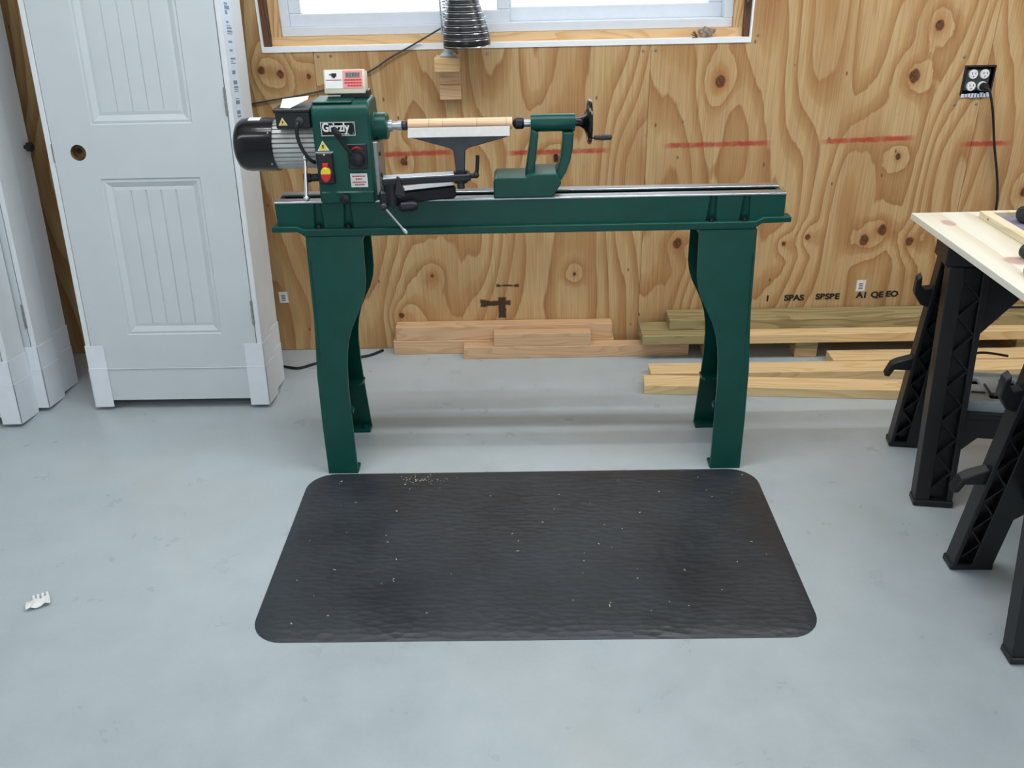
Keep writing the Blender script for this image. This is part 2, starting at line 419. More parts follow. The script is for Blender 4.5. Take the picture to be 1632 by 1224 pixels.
# mill stamp printed along the panel
for x, z, s in [(.985, .186, 'I'), (1.058, .187, 'SPAS'), (1.185, .190, 'SBSBE'), (1.350, .194, 'A1'), (1.408, .195, 'QE'), (1.468, .197, 'EO')]:
    text('mill_stamp', s, .034, 'inkblack', wall, (x, WY-.0006, z), (PI/2, 0, 0), .0003, sx=1.12, bold=.0016)
for x0, z0 in ((-1.012, .214), (1.343, .222)):
    bm = NB(); box(bm, (x0, WY-.0012, z0), (x0+.036, WY+.001, z0+.048)); st = obj('price_sticker', bm, 'white', wall, smooth=0, label='white printed sticker')
    bm = NB()
    for q in range(4): box(bm, (x0+.010, WY-.0018, z0+.010+q*.007), (x0+.026, WY-.0011, z0+.013+q*.007))
    obj('sticker_print', bm, 'inkblack', st, smooth=0)

# ---- window
win = thing('window_1', None, None, ((OX0+OX1)/2, WY+.06, OZ0)); win['kind'] = 'structure'
def wpart(name, mat, boxes, bev=0, lab=None):
    bm = NB()
    for a, b in boxes: box(bm, a, b, bev)
    return obj(name, bm, mat, win, smooth=0, label=lab)
y = WY
wpart('sill_strip', 'whitestrip', [((OX0-.002, y-.004, OZ0-.002), (OX1+.002, y+.03, OZ0+.016))], 0, 'white strip along the cut sheathing')
wpart('jamb_strip', 'whitestrip', [((OX0-.003, y-.003, OZ0), (OX0+.003, y+.012, OZ1))])
wpart('jamb_strip', 'whitestrip', [((OX1-.003, y-.003, OZ0), (OX1+.003, y+.012, OZ1))])
wpart('jamb', 'shaded_wood', [((OX0, y+.014, OZ0), (OX0+.030, y+.15, OZ1))], 0, 'jamb coloured dark brown for its shade')
wpart('jamb', 'shaded_wood', [((OX1-.026, y+.014, OZ0), (OX1, y+.15, OZ1))], 0, 'jamb coloured dark brown for its shade')
wpart('head', 'shaded_wood', [((OX0, y+.012, OZ1-.014), (OX1, y+.15, OZ1))])
wpart('stop', 'pine', [((OX0+.030, y+.03, OZ0+.0), (OX1-.026, y+.15, OZ0+.045))], 0, 'pale wood stop below the frame')
wpart('stop', 'pinez', [((OX0+.030, y+.032, OZ0+.045), (OX0+.064, y+.15, OZ1-.014))])
wpart('stop', 'pinez', [((OX1-.058, y+.032, OZ0+.045), (OX1-.026, y+.15, OZ1-.014))])
fx0, fx1, fz0, fz1 = OX0+.064, OX1-.058, OZ0+.045, OZ1-.016
def frame_boxes(x0, x1, z0, z1, w, y0, y1):
    return [((x0, y0, z0), (x1, y1, z0+w)), ((x0, y0, z1-w), (x1, y1, z1)), ((x0, y0, z0+w), (x0+w, y1, z1-w)), ((x1-w, y0, z0+w), (x1, y1, z1-w))]
wpart('outer_frame', 'vinyl', frame_boxes(fx0, fx1, fz0, fz1, .032, y+.05, y+.14), .002)
mx = -.065
s1 = wpart('sash', 'vinyl', frame_boxes(fx0+.03, mx+.022, fz0+.03, fz1-.03, .045, y+.066, y+.10), .003)
s2 = wpart('sash', 'vinyl', frame_boxes(mx-.02, fx1-.03, fz0+.03, fz1-.03, .05, y+.105, y+.135), .003)
for (x0, x1, yy, ps) in ((fx0+.07, mx-.02, y+.083, s1), (mx+.025, fx1-.075, y+.12, s2)):
    bm = NB(); box(bm, (x0, yy, fz0+.07), (x1, yy+.004, fz1-.07)); obj('pane', bm, 'glass', ps, smooth=0)

# ---- electrical outlet in the wall
ob = thing('quad_outlet', 'four-socket electrical outlet in open dark box on plywood wall', 'outlet', ((EX0+EX1)/2, WY, EZ0))
bm = NB(); plate_cells(bm, [EX0+.001, EX0+.006, EX1-.006, EX1-.001], [EZ0+.001, EZ0+.006, EZ1-.006, EZ1-.001], lambda a, b: EX0+.006 < a < EX1-.006 and EZ0+.006 < b < EZ1-.006, WY-.004, WY+.05)
box(bm, (EX0+.002, WY+.045, EZ0+.002), (EX1-.002, WY+.052, EZ1-.002)); obj('box', bm, 'black', ob, smooth=0)
bm = NB(); box(bm, (EX0+.012, WY+.006, EZ0+.014), (EX1-.012, WY+.02, EZ1-.014), .003); obj('yoke_plate', bm, 'darkgrey', ob)
bm = NB()
for k in range(9):
    a = EX0+.004+k*.011; box(bm, (a, WY-.006, EZ0-.008+random.uniform(0, .004)), (a+.014, WY-.003, EZ0+.004+random.uniform(0, .006)))
obj('masking_scrap', bm, 'paperblue', ob, smooth=0, label='torn clear masking film')
for i, cx in enumerate((EX0+.036, EX0+.077)):
    for j, cz in enumerate((EZ0+.031, EZ0+.073)):
        bm = NB(); lathe(bm, (cx, WY+.007, cz), (cx, WY-.003, cz), [(0, .0165), (.7, .0165), (1, .015)], 20); fc = obj('socket', bm, 'white', ob)
        bm = NB(); box(bm, (cx-.007, WY-.0042, cz), (cx-.005, WY-.0028, cz+.008)); box(bm, (cx+.005, WY-.0042, cz), (cx+.007, WY-.0028, cz+.008)); cyl(bm, (cx, WY-.0042, cz-.007), (cx, WY-.0028, cz-.007), .0022, n=8)
        obj('slot', bm, 'inkblack', fc, smooth=0)
pc = thing('plug_cord', 'black power cord plugged into the wall outlet, hanging behind the table', 'cord', (1.685, WY-.03, 0))
bm = NB(); cx, cz = EX0+.077, EZ0+.031
lathe(bm, (cx, WY-.004, cz), (cx+.004, WY-.034, cz-.003), [(0, .014), (.6, .0135), (1, .007)], 16); obj('plug', bm, 'black', pc)
bm = NB(); tube(bm, smooth_path([(cx+.004, WY-.032, cz-.003), (cx+.014, WY-.040, cz-.02), (1.729, WY-.022, .922), (1.764, WY-.014, .807), (1.809, WY-.012, .664), (1.829, WY-.012, .554), (1.835, WY-.014, .36), (1.835, WY-.016, .24), (1.85, WY-.03, .172), (1.92, WY-.05, .1632), (2.2, WY-.06, .1632)], 6), .0045); obj('cable', bm, 'black', pc)

# ================================================================== pre-hung doors leaning on the wall
LEAN = math.radians(7); JD = .115
def door_unit(name, label, x0, x1, yf, detail=False, group=None, printed=False):
    w = x1-x0; H = 2.09
    r = thing(name, label, 'door', (x0, yf, JD*math.sin(LEAN)+.001), (-LEAN, 0, 0), group)
    loc = dict(parent=r, world=False)
    for a in (0, w-.018):
        bm = NB(); box(bm, (a, 0, 0), (a+.018, JD, H), .0015); obj('side_jamb', bm, 'jamb', **loc)
    bm = NB(); box(bm, (.018, 0, H-.018), (w-.018, JD, H), .0015); obj('head_jamb', bm, 'jamb', **loc)
    # slab with two moulded beadboard panels
    a0, a1, b0, b1 = .0205, w-.0205, .024, H-.022
    bm = NB(); pl0, pl1 = a0+.142, a1-.12
    panels = [(.274, .828), (1.003, 1.90)]; T = .035; inn = .041
    y0 = .001
    def q(*c): return bm.faces.new([bm.verts.new(v) for v in c])
    def rect(xa, xb, za, zb, yy=y0): q((xa, yy, za), (xb, yy, za), (xb, yy, zb), (xa, yy, zb))
    hx, hz, hh = a0+.084, .915, .035
    rect(a0, pl0, b0, hz-hh); rect(a0, pl0, hz+hh, b1); rect(a0, hx-hh, hz-hh, hz+hh); rect(hx+hh, pl0, hz-hh, hz+hh)
    sq, ci = [], []
    for k in range(24):
        an = 2*PI*k/24+PI/4; c, s = math.cos(an), math.sin(an); m = max(abs(c), abs(s))
        sq.append((hx+hh*c/m, hz+hh*s/m)); ci.append((hx+.0265*c, hz+.0265*s))
    for k in range(24):
        n = (k+1) % 24
        q((sq[k][0], y0, sq[k][1]), (sq[n][0], y0, sq[n][1]), (ci[n][0], y0, ci[n][1]), (ci[k][0], y0, ci[k][1]))
    rect(pl1, a1, b0, b1); rect(pl0, pl1, b0, panels[0][0]); rect(pl0, pl1, panels[0][1], panels[1][0]); rect(pl0, pl1, panels[1][1], b1)
    for za, zb in panels:
        lo = [(0, 0), (.004, .005), (.012, .0035), (.030, .012), (inn, .010)]
        for (i0, d0), (i1, d1) in zip(lo, lo[1:]):
            A = [(pl0+i0, za+i0), (pl1-i0, za+i0), (pl1-i0, zb-i0), (pl0+i0, zb-i0)]
            B = [(pl0+i1, za+i1), (pl1-i1, za+i1), (pl1-i1, zb-i1), (pl0+i1, zb-i1)]
            for k in range(4):
                n = (k+1) % 4
                q((A[k][0], y0+d0, A[k][1]), (A[n][0], y0+d0, A[n][1]), (B[n][0], y0+d1, B[n][1]), (B[k][0], y0+d1, B[k][1]))
        xa, xb = pl0+inn, pl1-inn; N = 5; st = (xb-xa)/N
        xs = [(xa, .010)]
        for g in range(1, N): xs += [(xa+g*st-.003, .010), (xa+g*st, .0135), (xa+g*st+.003, .010)]
        xs.append((xb, .010))
        for (u, d), (v, e) in zip(xs, xs[1:]):
            q((u, y0+d, za+inn), (v, y0+e, za+inn), (v, y0+e, zb-inn), (u, y0+d, zb-inn))
    rect(a0, a1, b0, b1, y0+T)
    for c in (((a0, b0), (a1, b0)), ((a1, b0), (a1, b1)), ((a1, b1), (a0, b1)), ((a0, b1), (a0, b0))):
        (u, v), (u2, v2) = c; q((u, y0, v), (u2, y0, v2), (u2, y0+T, v2), (u, y0+T, v))
    slab = obj('door_slab', bm, 'doorpaint', smooth=0, recalc=False, **loc)
    bm = NB()
    R1 = [bm.verts.new((hx+.0264*math.cos(2*PI*k/24), y0+.0005, hz+.0264*math.sin(2*PI*k/24))) for k in range(24)]
    R2 = [bm.verts.new((hx+.0264*math.cos(2*PI*k/24), y0+.033, hz+.0264*math.sin(2*PI*k/24))) for k in range(24)]
    for k in range(24): bm.faces.new((R1[k], R1[(k+1) % 24], R2[(k+1) % 24], R2[k]))
    bm.faces.new(R2); obj('bore_hole', bm, 'brown_core', slab, world=False, label='brown bare knob bore')
    bm = NB(); cyl(bm, (hx-.012, y0+.030, hz+.004), (hx-.012, y0+.034, hz+.004), .009, n=12); obj('latch_bore', bm, 'inkblack', slab, world=False)
    for z in (.35, 1.07, 1.83):
        bm = NB(); box(bm, (a1-.003, -.003, z-.045), (a1+.004, .004, z+.045), .001)
        for k in range(4): box(bm, (a1-.004, -.004, z-.044+k*.023), (a1+.005, .003, z-.026+k*.023), .0015)
        obj('hinge', bm, 'zinc', **loc)
    bm = NB(); box(bm, (.0165, -.001, hz-.03), (.0205, .004, hz+.03)); obj('strike_plate', bm, 'zinc', **loc)
    # cardboard corner guards
    for side in (0, 1):
        s = -1 if side else 1; ex = w if side else 0
        for zz0, zz1, t in ((-.001, .15, .0045), (.148, .236, .003)):
            bm = NB(); o = ex-s*t
            for (p, p2) in (((o, -t, zz0), (ex+s*.066, -.0003, zz1)), ((o, -t, zz0), (ex-s*.0003, JD+.001, zz1))):
                lo = [min(u, v) for u, v in zip(p, p2)]; hi = [max(u, v) for u, v in zip(p, p2)]; box(bm, lo, hi, .0008)
            obj('corner_guard', bm, 'card', **loc)
    bm = NB(); tube(bm, [(.06, -.0015, .147), (w-.06, -.0015, .147)], .0015, 6); obj('strapping', bm, 'jamb', **loc)
    if printed:
        bm = NB(); box(bm, (w-.0005, .012, .93), (w+.0006, .108, 1.95)); sh = obj('label_sheet', bm, 'paperblue', smooth=0, **loc)
        bm = NB(); rr = random.Random(3); z = .96
        while z < 1.93:
            hgt = rr.choice((.003, .003, .006, .012)); y1 = rr.uniform(.06, .092)
            box(bm, (w+.0004, .04, z), (w+.0011, y1, z+hgt)); z += hgt+rr.choice((.003, .004, .006, .02))
        obj('label_print', bm, 'ink', sh, world=False, smooth=0)
    # faint shipping smudges on the side
    return r
door_unit('leaning_door', 'white two-panel door in its frame, leaning beside the lathe motor, bare knob bore', -1.600, -.956, 2.857, printed=True)
door_unit('leaning_door', 'white framed door leaning on wall directly behind the two-panel door', -1.610, -.961, 2.857+JD/math.cos(LEAN)+.006)
for x1, yf, lab in ((-1.822, 2.735, 'white framed door standing foremost in the stack of three wrapped doors'), (-1.780, 2.735+.122, 'white framed door in the middle of the stack of three wrapped doors'), (-1.785, 2.735+.244, 'white framed door rearmost against the wall in the stack of three')):
    door_unit('leaning_door', lab, x1-.70, x1, yf)
# black plug on the rearmost door edge is a shipping bolt
sp = thing('shipping_bolt', 'small black round bolt sticking out between door stack and brown wall', 'bolt', (-1.775, 3.215, .90))
bm = NB(); lathe(bm, (-1.787, 3.17, .905), (-1.755, 3.17, .905), [(0, .007), (.4, .007), (.42, .016), (.85, .017), (1, .012)], 16); obj('bolt_head', bm, 'black', sp)

# ================================================================== rubber mat
def rounded(x0, x1, y0, y1, r, n=8):
    out = []
    for cx, cy, a0 in ((x1-r, y0+r, -PI/2), (x1-r, y1-r, 0), (x0+r, y1-r, PI/2), (x0+r, y0+r, PI)):
        for k in range(n+1):
            a = a0+k*PI/2/n; out.append((cx+r*math.cos(a), cy+r*math.sin(a)))
    return out
bm = NB(); lv = [(0, 0), (0, .0012), (.02, .0065), (.045, .0085)]; rings = []
MX0, MX1, MY0, MY1 = -.703, .722, 1.635, 2.395
for ins, z in lv:
    rings.append([bm.verts.new((p[0], p[1], z)) for p in rounded(MX0+ins, MX1-ins, MY0+ins, MY1-ins, .085-ins)])
for a, b in zip(rings, rings[1:]):
    for k in range(len(a)): bm.faces.new((a[k], a[(k+1) % len(a)], b[(k+1) % len(a)], b[k]))
bm.faces.new(rings[0][::-1]); bm.faces.new(rings[-1])
obj('floor_mat', bm, 'rubber', label='black textured rubber anti-fatigue mat with rounded corners on the floor', cat='mat', smooth=30)
# wood chips and dust lying on it
bm = NB(); rr = random.Random(11)
spots = [(rr.uniform(-.65, .68), rr.uniform(1.68, 2.35), rr.uniform(.0010, .0026)) for _ in range(60)]
spots += [(-.33+rr.gauss(0, .035), 2.345+rr.gauss(0, .012), rr.uniform(.0006, .0016)) for _ in range(70)]
for x, y_, s in spots:
    m = Matrix.Translation((x, y_, .0098)) @ Matrix.Rotation(rr.uniform(0, PI), 4, 'Z') @ Matrix.Rotation(rr.uniform(-.3, .3), 4, 'X')
    box(bm, (-s*rr.uniform(.6, 1.8), -s*.5, -.0004), (s*rr.uniform(.6, 1.8), s*.5, .0006), mtx=m)
obj('wood_shavings', bm, 'chips', kind='stuff', label='pale wood shavings and dust scattered on the black mat', cat='shavings', smooth=0)

# ================================================================== the lathe
LT = thing('wood_lathe', 'green cast-iron wood lathe with motor, headstock, tailstock and splayed legs', 'lathe', (.015, 2.555, 0))
YF, YB, ZT = 2.50, 2.615, .870
# bed casting
bm = NB(); X0, X1 = -.724, .754
def web(yf, sgn, flutes):
    cols = [(X0, X0, 0)]
    for c in flutes:
        for k in range(-6, 7):
            s = k/6; cols.append((c+s*.010, c-.002+s*.016, .010*math.sqrt(max(0, 1-s*s))))
    cols.append((X1, X1, 0))
    top = [bm.verts.new((a, yf+sgn*d*.8, ZT-.006)) for a, b, d in cols]; bot = [bm.verts.new((b, yf+sgn*d*1.3, .790)) for a, b, d in cols]
    for k in range(len(cols)-1): bm.faces.new((top[k], bot[k], bot[k+1], top[k+1]))
web(YF, 1, [-.600, -.513, .546, .642]); web(YB, -1, [-.600, -.513, .546, .642])
for x in (X0, X1-.012): box(bm, (x+.0005, YF+.0008, .790), (x+.0115, YB-.0008, ZT-.0065))
for yy in (YF+.016, YB-.026): box(bm, (X0+.002, yy, .78), (X1-.002, yy+.010, ZT-.006))
for x in (-.3, .1, .4): box(bm, (x, YF+.01, .79), (x+.012, YB-.01, ZT-.02))
fl = [(-.740, .799), (-.665, .799), (-.648, .790), (.672, .790), (.694, .802), (.774, .802), (.774, .786), (.690, .784), (.668, .768), (-.645, .768), (-.664, .782), (-.740, .782)]
bed = obj('bed', bm, 'green', LT, smooth=40)
for a, b in ((YF-.014, YF+.03), (YB-.03, YB+.014)):
    bm = NB(); prism(bm, fl, a, b); obj('bed_flange', bm, 'green', bed, smooth=30, bev=.003)
for a, b in ((YF-.001, YF+.036), (YB-.036, YB+.001)):
    bm = NB(); box(bm, (X0-.001, a, ZT-.006), (X1+.001, b, ZT), .0012); obj('way', bm, 'steel', bed, smooth=0, label='ground steel bed way')
for x in (-.602, -.515, .544, .640):
    bm = NB(); lathe(bm, (x, YF-.002, .790), (x, YF-.002, .801), [(0, .010), (.2, .010), (.21, .0075), (1, .007)], 6); obj('bolt', bm, 'darkiron', bed, smooth=0)
# legs
def legpart(sx, cx):
    out = [(0.765, 0), (.612, 0), (.455, -.006), (.332, -.012), (.163, -.011), (0, -.006)]
    inn = [(0, .089), (.18, .084), (.285, .082), (.36, .084), (.40, .088), (.44, .095), (.48, .108), (.52, .127), (.555, .145), (.59, .157), (.625, .163), (.68, .1645), (.765, .165)]
    pts = [(x, z) for z, x in out]+[(x, z) for z, x in inn]
    bm = NB()
    for front in (1, 0):
        def sl(v, front=front):
            t = v.z/.765; yc = (2.405+(2.492-2.405)*t**.9) if front else (2.705+(2.623-2.705)*t**.9)
            return Vector((cx+sx*v.x, yc+v.y, v.z))
        # finer strips so the sweep curves
        zs = sorted({z for z, _ in out} | {z for z, _ in inn})
        import bisect
        def ip(tab, z):
            tb = sorted(tab)
            for (z0, x0), (z1, x1) in zip(tb, tb[1:]):
                if z0 <= z <= z1: return x0+(x1-x0)*((z-z0)/(z1-z0) if z1 > z0 else 0)
        rows = []
        for z in zs:
            a, b = ip(out, z), ip(inn, z)
            rows.append([bm.verts.new(sl(Vector((u, d, z)))) for u, d in ((a, -.005), (b, -.005), (b, .005), (a, .005))])
        for p, q in zip(rows, rows[1:]):
            for k in range(4): bm.faces.new((p[k], p[(k+1) % 4], q[(k+1) % 4], q[k]))
        bm.faces.new(rows[0]); bm.faces.new(rows[-1][::-1])
        # stiffening return flange along the outer edge
        ya, yb = (2.405, 2.492) if front else (2.705, 2.623)
        s = 1 if front else -1
        P = [(ya, .0), (ya+s*.035, .0), (yb+s*.05, .765), (yb, .765)]
        vs = prism(bm, P, cx+sx*-.004, cx+sx*.004, 'yz')
    lab = obj('leg', bm, 'green', LT, smooth=30)
    bm = NB()
    prism(bm, [(cx+sx*.0, 2.432), (cx+sx*.089, 2.434), (cx+sx*.087, 2.462), (cx+sx*.078, 2.475), (cx+sx*.0, 2.478)], .202, .211, 'xy'); obj('mounting_tab', bm, 'green', lab, smooth=0)
    bm = NB(); prism(bm, [(cx+sx*.0, 2.676), (cx+sx*.089, 2.678), (cx+sx*.087, 2.640), (cx+sx*.078, 2.624), (cx+sx*.0, 2.620)], .202, .211, 'xy'); obj('mounting_tab', bm, 'green', lab, smooth=0)
    bm = NB(); xa, xb = sorted((cx-sx*.002, cx+sx*.004)); prism(bm, [(2.415, .05), (2.695, .05), (2.64, .70), (2.475, .70)], xa, xb, 'yz'); obj('end_web', bm, 'green', lab, smooth=0)
    bm = NB(); xa, xb = sorted((cx+sx*0.0, cx+sx*.165)); box(bm, (xa, 2.487, .752), (xb, 2.628, .768), .002); obj('top_pad', bm, 'green', lab, smooth=0)
    for yy, s in ((2.400, 1), (2.710, -1)):
        bm = NB(); xa, xb = sorted((cx+sx*.0, cx+sx*.091)); ya, yb = sorted((yy+s*.006, yy+s*.05)); box(bm, (xa, ya, 0), (xb, yb, .012), .002)
        cyl(bm, (cx+sx*.07, yy+s*.03, .012), (cx+sx*.07, yy+s*.03, .020), .008, n=6); obj('foot', bm, 'green', lab, smooth=0)
legpart(1, -.641); legpart(-1, .675)

# headstock
HX0, HX1 = -.584, -.424
bm = NB(); prof = [(2.478, ZT), (2.478, .905), (2.482, .912), (2.482, 1.108)]
for k in range(0, 7):
    a = PI-k*PI/12; prof.append((2.482+.036+.036*math.cos(a), 1.110+.036*math.sin(a)))
for k in range(0, 7):
    a = PI/2-k*PI/12; prof.append((2.640-.03+.03*math.cos(a), 1.116+.03*math.sin(a)))
prof += [(2.640, ZT)]
prism(bm, prof, HX0, HX1, 'yz'); HS = obj('headstock', bm, 'green', LT, smooth=30, bev=.006)
bm = NB(); box(bm, (HX0+.004, 2.474, ZT-.001), (HX1-.002, 2.644, ZT+.034), .004); obj('pedestal', bm, 'green', HS)
bm = NB(); box(bm, (HX0+.004, 2.496, 1.143), (-.47, 2.60, 1.1485), .002); obj('top_cover', bm, 'green', HS)
bm = NB(); box(bm, (HX1-.002, 2.505, .882), (HX1+.014, 2.615, 1.035), .003); pn = obj('side_panel', bm, 'zinc', HS, label='bare grey metal side plate')
for z in (.90, .94, 1.0):
    bm = NB(); cyl(bm, (HX1+.012, 2.515, z), (HX1+.019, 2.515, z), .006, n=10); obj('panel_bolt', bm, 'darkiron', pn)
SZ, SY = 1.068, 2.560
bm = NB(); lathe(bm, (HX1-.01, SY, SZ), (-.384, SY, SZ), [(0, .040), (.25, .040), (.3, .0375), (.92, .0375), (1, .034)], 32); obj('spindle_hub', bm, 'green', HS)
bm = NB(); lathe(bm, (-.386, SY, SZ), (-.345, SY, SZ), [(0, .016), (.35, .016), (.36, .011), (.7, .011), (.71, .013), (1, .013)], 16); obj('spindle_nose', bm, 'steel', HS)
bm = NB(); lathe(bm, (-.345, SY, SZ), (-.3268, SY, SZ), [(0, .010), (.2, .0135), (.7, .0135), (1, .009)], 16); obj('drive_centre', bm, 'iron', HS)
# nameplate
PX0, PX1, PZ0, PZ1 = -.559, -.464, 1.059, 1.0965
fy = 2.482
bm = NB(); box(bm, (PX0, fy-.003, PZ0), (PX1, fy+.002, PZ1), .001); npl = obj('nameplate', bm, 'blackgloss', HS, label='black nameplate reading Grizzly')
bm = NB()
for a, b in frame_boxes(PX0, PX1, PZ0, PZ1, .0022, fy-.0042, fy-.001): box(bm, a, b)
obj('plate_rim', bm, 'alu', npl, smooth=0)
text('plate_lettering', 'Grizzly', .0330, 'white', npl, (-.5555, fy-.0036, 1.0715), (PI/2, 0, 0), .0008, sx=.80, bold=.0010)
text('plate_lettering', 'Industrial, Inc.', .0085, 'white', npl, (-.5145, fy-.0036, 1.0620), (PI/2, 0, 0), .0004, sx=.72)
for x in (PX0+.006, PX1-.006):
    for z in (PZ0+.006, PZ1-.006):
        if (x < -.5) != (z < 1.07) or x > -.5:
            bm = NB(); ball(bm, (x, fy-.003, z), .0016, 8); obj('rivet', bm, 'steel', npl)
# warning triangles
def triangle(parent, x, z, s, yy):
    bm = NB(); prism(bm, [(x-s, z), (x+s, z), (x, z+s*1.7)], yy-.0012, yy+.001); p = obj('warning_label', bm, 'white', parent, smooth=0, label='yellow warning triangle')
    bm = NB(); prism(bm, [(x-s*.8, z+s*.13), (x+s*.8, z+s*.13), (x, z+s*1.5)], yy-.002, yy-.001); obj('triangle_face', bm, 'yellow', p, smooth=0)
    bm = NB(); prism(bm, [(x-s*.1, z+s*1.0), (x+s*.2, z+s*1.0), (x+s*.05, z+s*.7), (x+s*.2, z+s*.68), (x-s*.08, z+s*.25), (x, z+s*.58), (x-s*.18, z+s*.6)], yy-.0026, yy-.0018); obj('flash_mark', bm, 'inkblack', p, smooth=0)
triangle(HS, -.559, 1.0185, .0165, fy)
# switch
bm = NB(); box(bm, (-.579, fy-.010, .926), (-.534, fy+.002, 1.014), .003); SW = obj('switch', bm, 'black', HS)
def oval(cx, cz, rx, rz, n=20, a0=0, a1=2*PI): return [(cx+rx*math.cos(a0+(a1-a0)*k/n), cz+rz*math.sin(a0+(a1-a0)*k/n)) for k in range(n+1 if a1-a0 < 6 else n)]
bm = NB(); prism(bm, [(-.5695, .957), (-.5425, .957)]+[(p[0], p[1]) for p in oval(-.556, .960, .0140, .016, 10, 0, PI)], fy-.024, fy-.008); obj('paddle_top', bm, 'yellow', SW, label='yellow upper half of switch paddle', bev=.0015)
bm = NB(); prism(bm, oval(-.556, .957, .0140, .022, 14, PI, 2*PI), fy-.024, fy-.008); obj('paddle_bottom', bm, 'red', SW, label='red lower half of switch paddle', bev=.0015)
bm = NB(); box(bm, (-.564, fy-.018, .972), (-.548, fy-.008, .986), .001); obj('paddle_tab', bm, 'red', SW)
bm = NB(); box(bm, (-.581, fy-.006, 1.0135), (-.532, fy+.002, 1.0155)); ball(bm, (-.557, fy-.011, 1.009), .003, 8); obj('switch_trim', bm, 'alu', SW)
# speed dial and lever
bm = NB(); box(bm, (-.492, fy-.004, .966), (-.437, fy+.002, 1.036), .002); DL = obj('speed_dial', bm, 'black', HS)
bm = NB(); arc = oval(-.465, .998, .024, .031, 12, .35, PI-.35)+oval(-.465, .998, .016, .022, 12, .35, PI-.35)[::-1]; prism(bm, arc, fy-.0055, fy-.003); obj('speed_scale', bm, 'red', DL, smooth=0)
bm = NB(); lathe(bm, (-.464, fy-.002, .998), (-.464, fy-.034, .998), [(0, .027), (.2, .027), (.25, .021), (.95, .018), (1, .015)], 24); obj('dial_hub', bm, 'darkiron', DL)
bm = NB(); tube(bm, smooth_path([(-.470, fy-.022, 1.004), (-.490, fy-.030, 1.035), (-.505, fy-.036, 1.062), (-.514, fy-.038, 1.078)], 4), .0065, 10)
lathe(bm, (-.500, fy-.034, 1.056), (-.518, fy-.040, 1.088), [(0, .007), (.3, .0095), (.8, .0095), (1, .006)], 14); obj('speed_lever', bm, 'darkiron', DL)
# caution sticker
bm = NB(); box(bm, (-.4915, fy-.001, .914), (-.4435, fy+.001, .953)); lb = obj('caution_sticker', bm, 'white', HS, smooth=0, label='white sticker with red print')
bm = NB()
for z, a, b in ((.9455, -.486, -.449), (.9375, -.477, -.459), (.9285, -.487, -.448), (.9215, -.481, -.453)):
    x = a
    rr = random.Random(int(z*1e4))
    while x < b:
        l = rr.uniform(.002, .006); box(bm, (x, fy-.0016, z-.0017), (min(b, x+l), fy-.0008, z+.0017)); x += l+.0009
obj('sticker_print', bm, 'inkred', lb, smooth=0)
bm = NB(); lathe(bm, (-.509, 2.476, .886), (-.509, 2.452, .886), [(0, .012), (.3, .012), (.35, .0145), (.9, .0145), (1, .011)], 20); obj('clamp_knob', bm, 'darkiron', HS)
# spindle lock with sliding bar on the left
bm = NB(); lathe(bm, (HX0+.004, 2.500, .940), (-.628, 2.492, .940), [(0, .011), (.55, .011), (.6, .013), (1, .013)], 16); lk = obj('clamp_shaft', bm, 'darkiron', HS)
bm = NB(); p0, p1 = Vector((-.613, 2.478, 1.000)), Vector((-.619, 2.462, .890)); cyl(bm, p0, p1, .0052, n=10); ball(bm, p0, .0085, 12); ball(bm, p1, .0095, 12); obj('clamp_bar', bm, 'chrome', lk, label='chrome sliding bar')
# motor
MZ, MY = 1.022, 2.565
bm = NB(); n = 192; ra = []
for k in range(n):
    a = 2*PI*k/n; r = .0690 if (k % 6) < 5 else .0600
    ra.append((r*math.cos(a), r*math.sin(a)))
prism(bm, [(MY+u, MZ+v) for u, v in ra], -.712, HX0+.002, 'yz'); MT = obj('motor', bm, 'alu', LT, smooth=0, label='finned grey aluminium motor')
bm = NB(); lathe(bm, (-.706, MY, MZ), (-.822, MY, MZ), [(0, .0745), (.70, .0745), (.84, .072), (.94, .064), (1, .050)], 40); FC = obj('fan_cover', bm, 'blackgloss', MT)
bm = NB()
for k in range(5):
    a0 = PI*.36+k*.0; 
for k in range(8):
    a = math.radians(84+k*3); m = Matrix.Translation((0, MY, MZ)) @ Matrix.Rotation(a-PI/2, 4, 'X')
    box(bm, (-.778, -.0022, .0743), (-.745, .0022, .0750), mtx=m)
obj('rating_label', bm, 'white', FC, smooth=0)
for a in (215, 325, 145):
    bm = NB(); aa = math.radians(a); ball(bm, (-.715, MY+.0745*math.cos(aa), MZ+.0745*math.sin(aa)), .004, 8); obj('cover_screw', bm, 'zinc', FC)
bm = NB(); box(bm, (-.684, 2.487, 1.078), (HX0-.002, 2.585, 1.128), .004); TB = obj('terminal_box', bm, 'black', MT)
bm = NB(); box(bm, (-.688, 2.483, 1.122), (HX0-.001, 2.589, 1.133), .003); obj('box_lid', bm, 'black', TB)
triangle(TB, -.664, 1.0885, .0125, 2.487)
bm = NB(); lathe(bm, (-.616, 2.489, 1.100), (-.616, 2.466, 1.100), [(0, .011), (.5, .011), (.55, .008), (1, .007)], 12); obj('cable_gland', bm, 'darkgrey', TB)
bm = NB(); tube(bm, smooth_path([(-.616, 2.470, 1.100), (-.619, 2.456, 1.092), (-.621, 2.458, 1.06), (-.612, 2.462, 1.025), (-.598, 2.470, .998), (-.588, 2.486, .985)], 6), .0052, 10); obj('motor_cable', bm, 'black', MT)

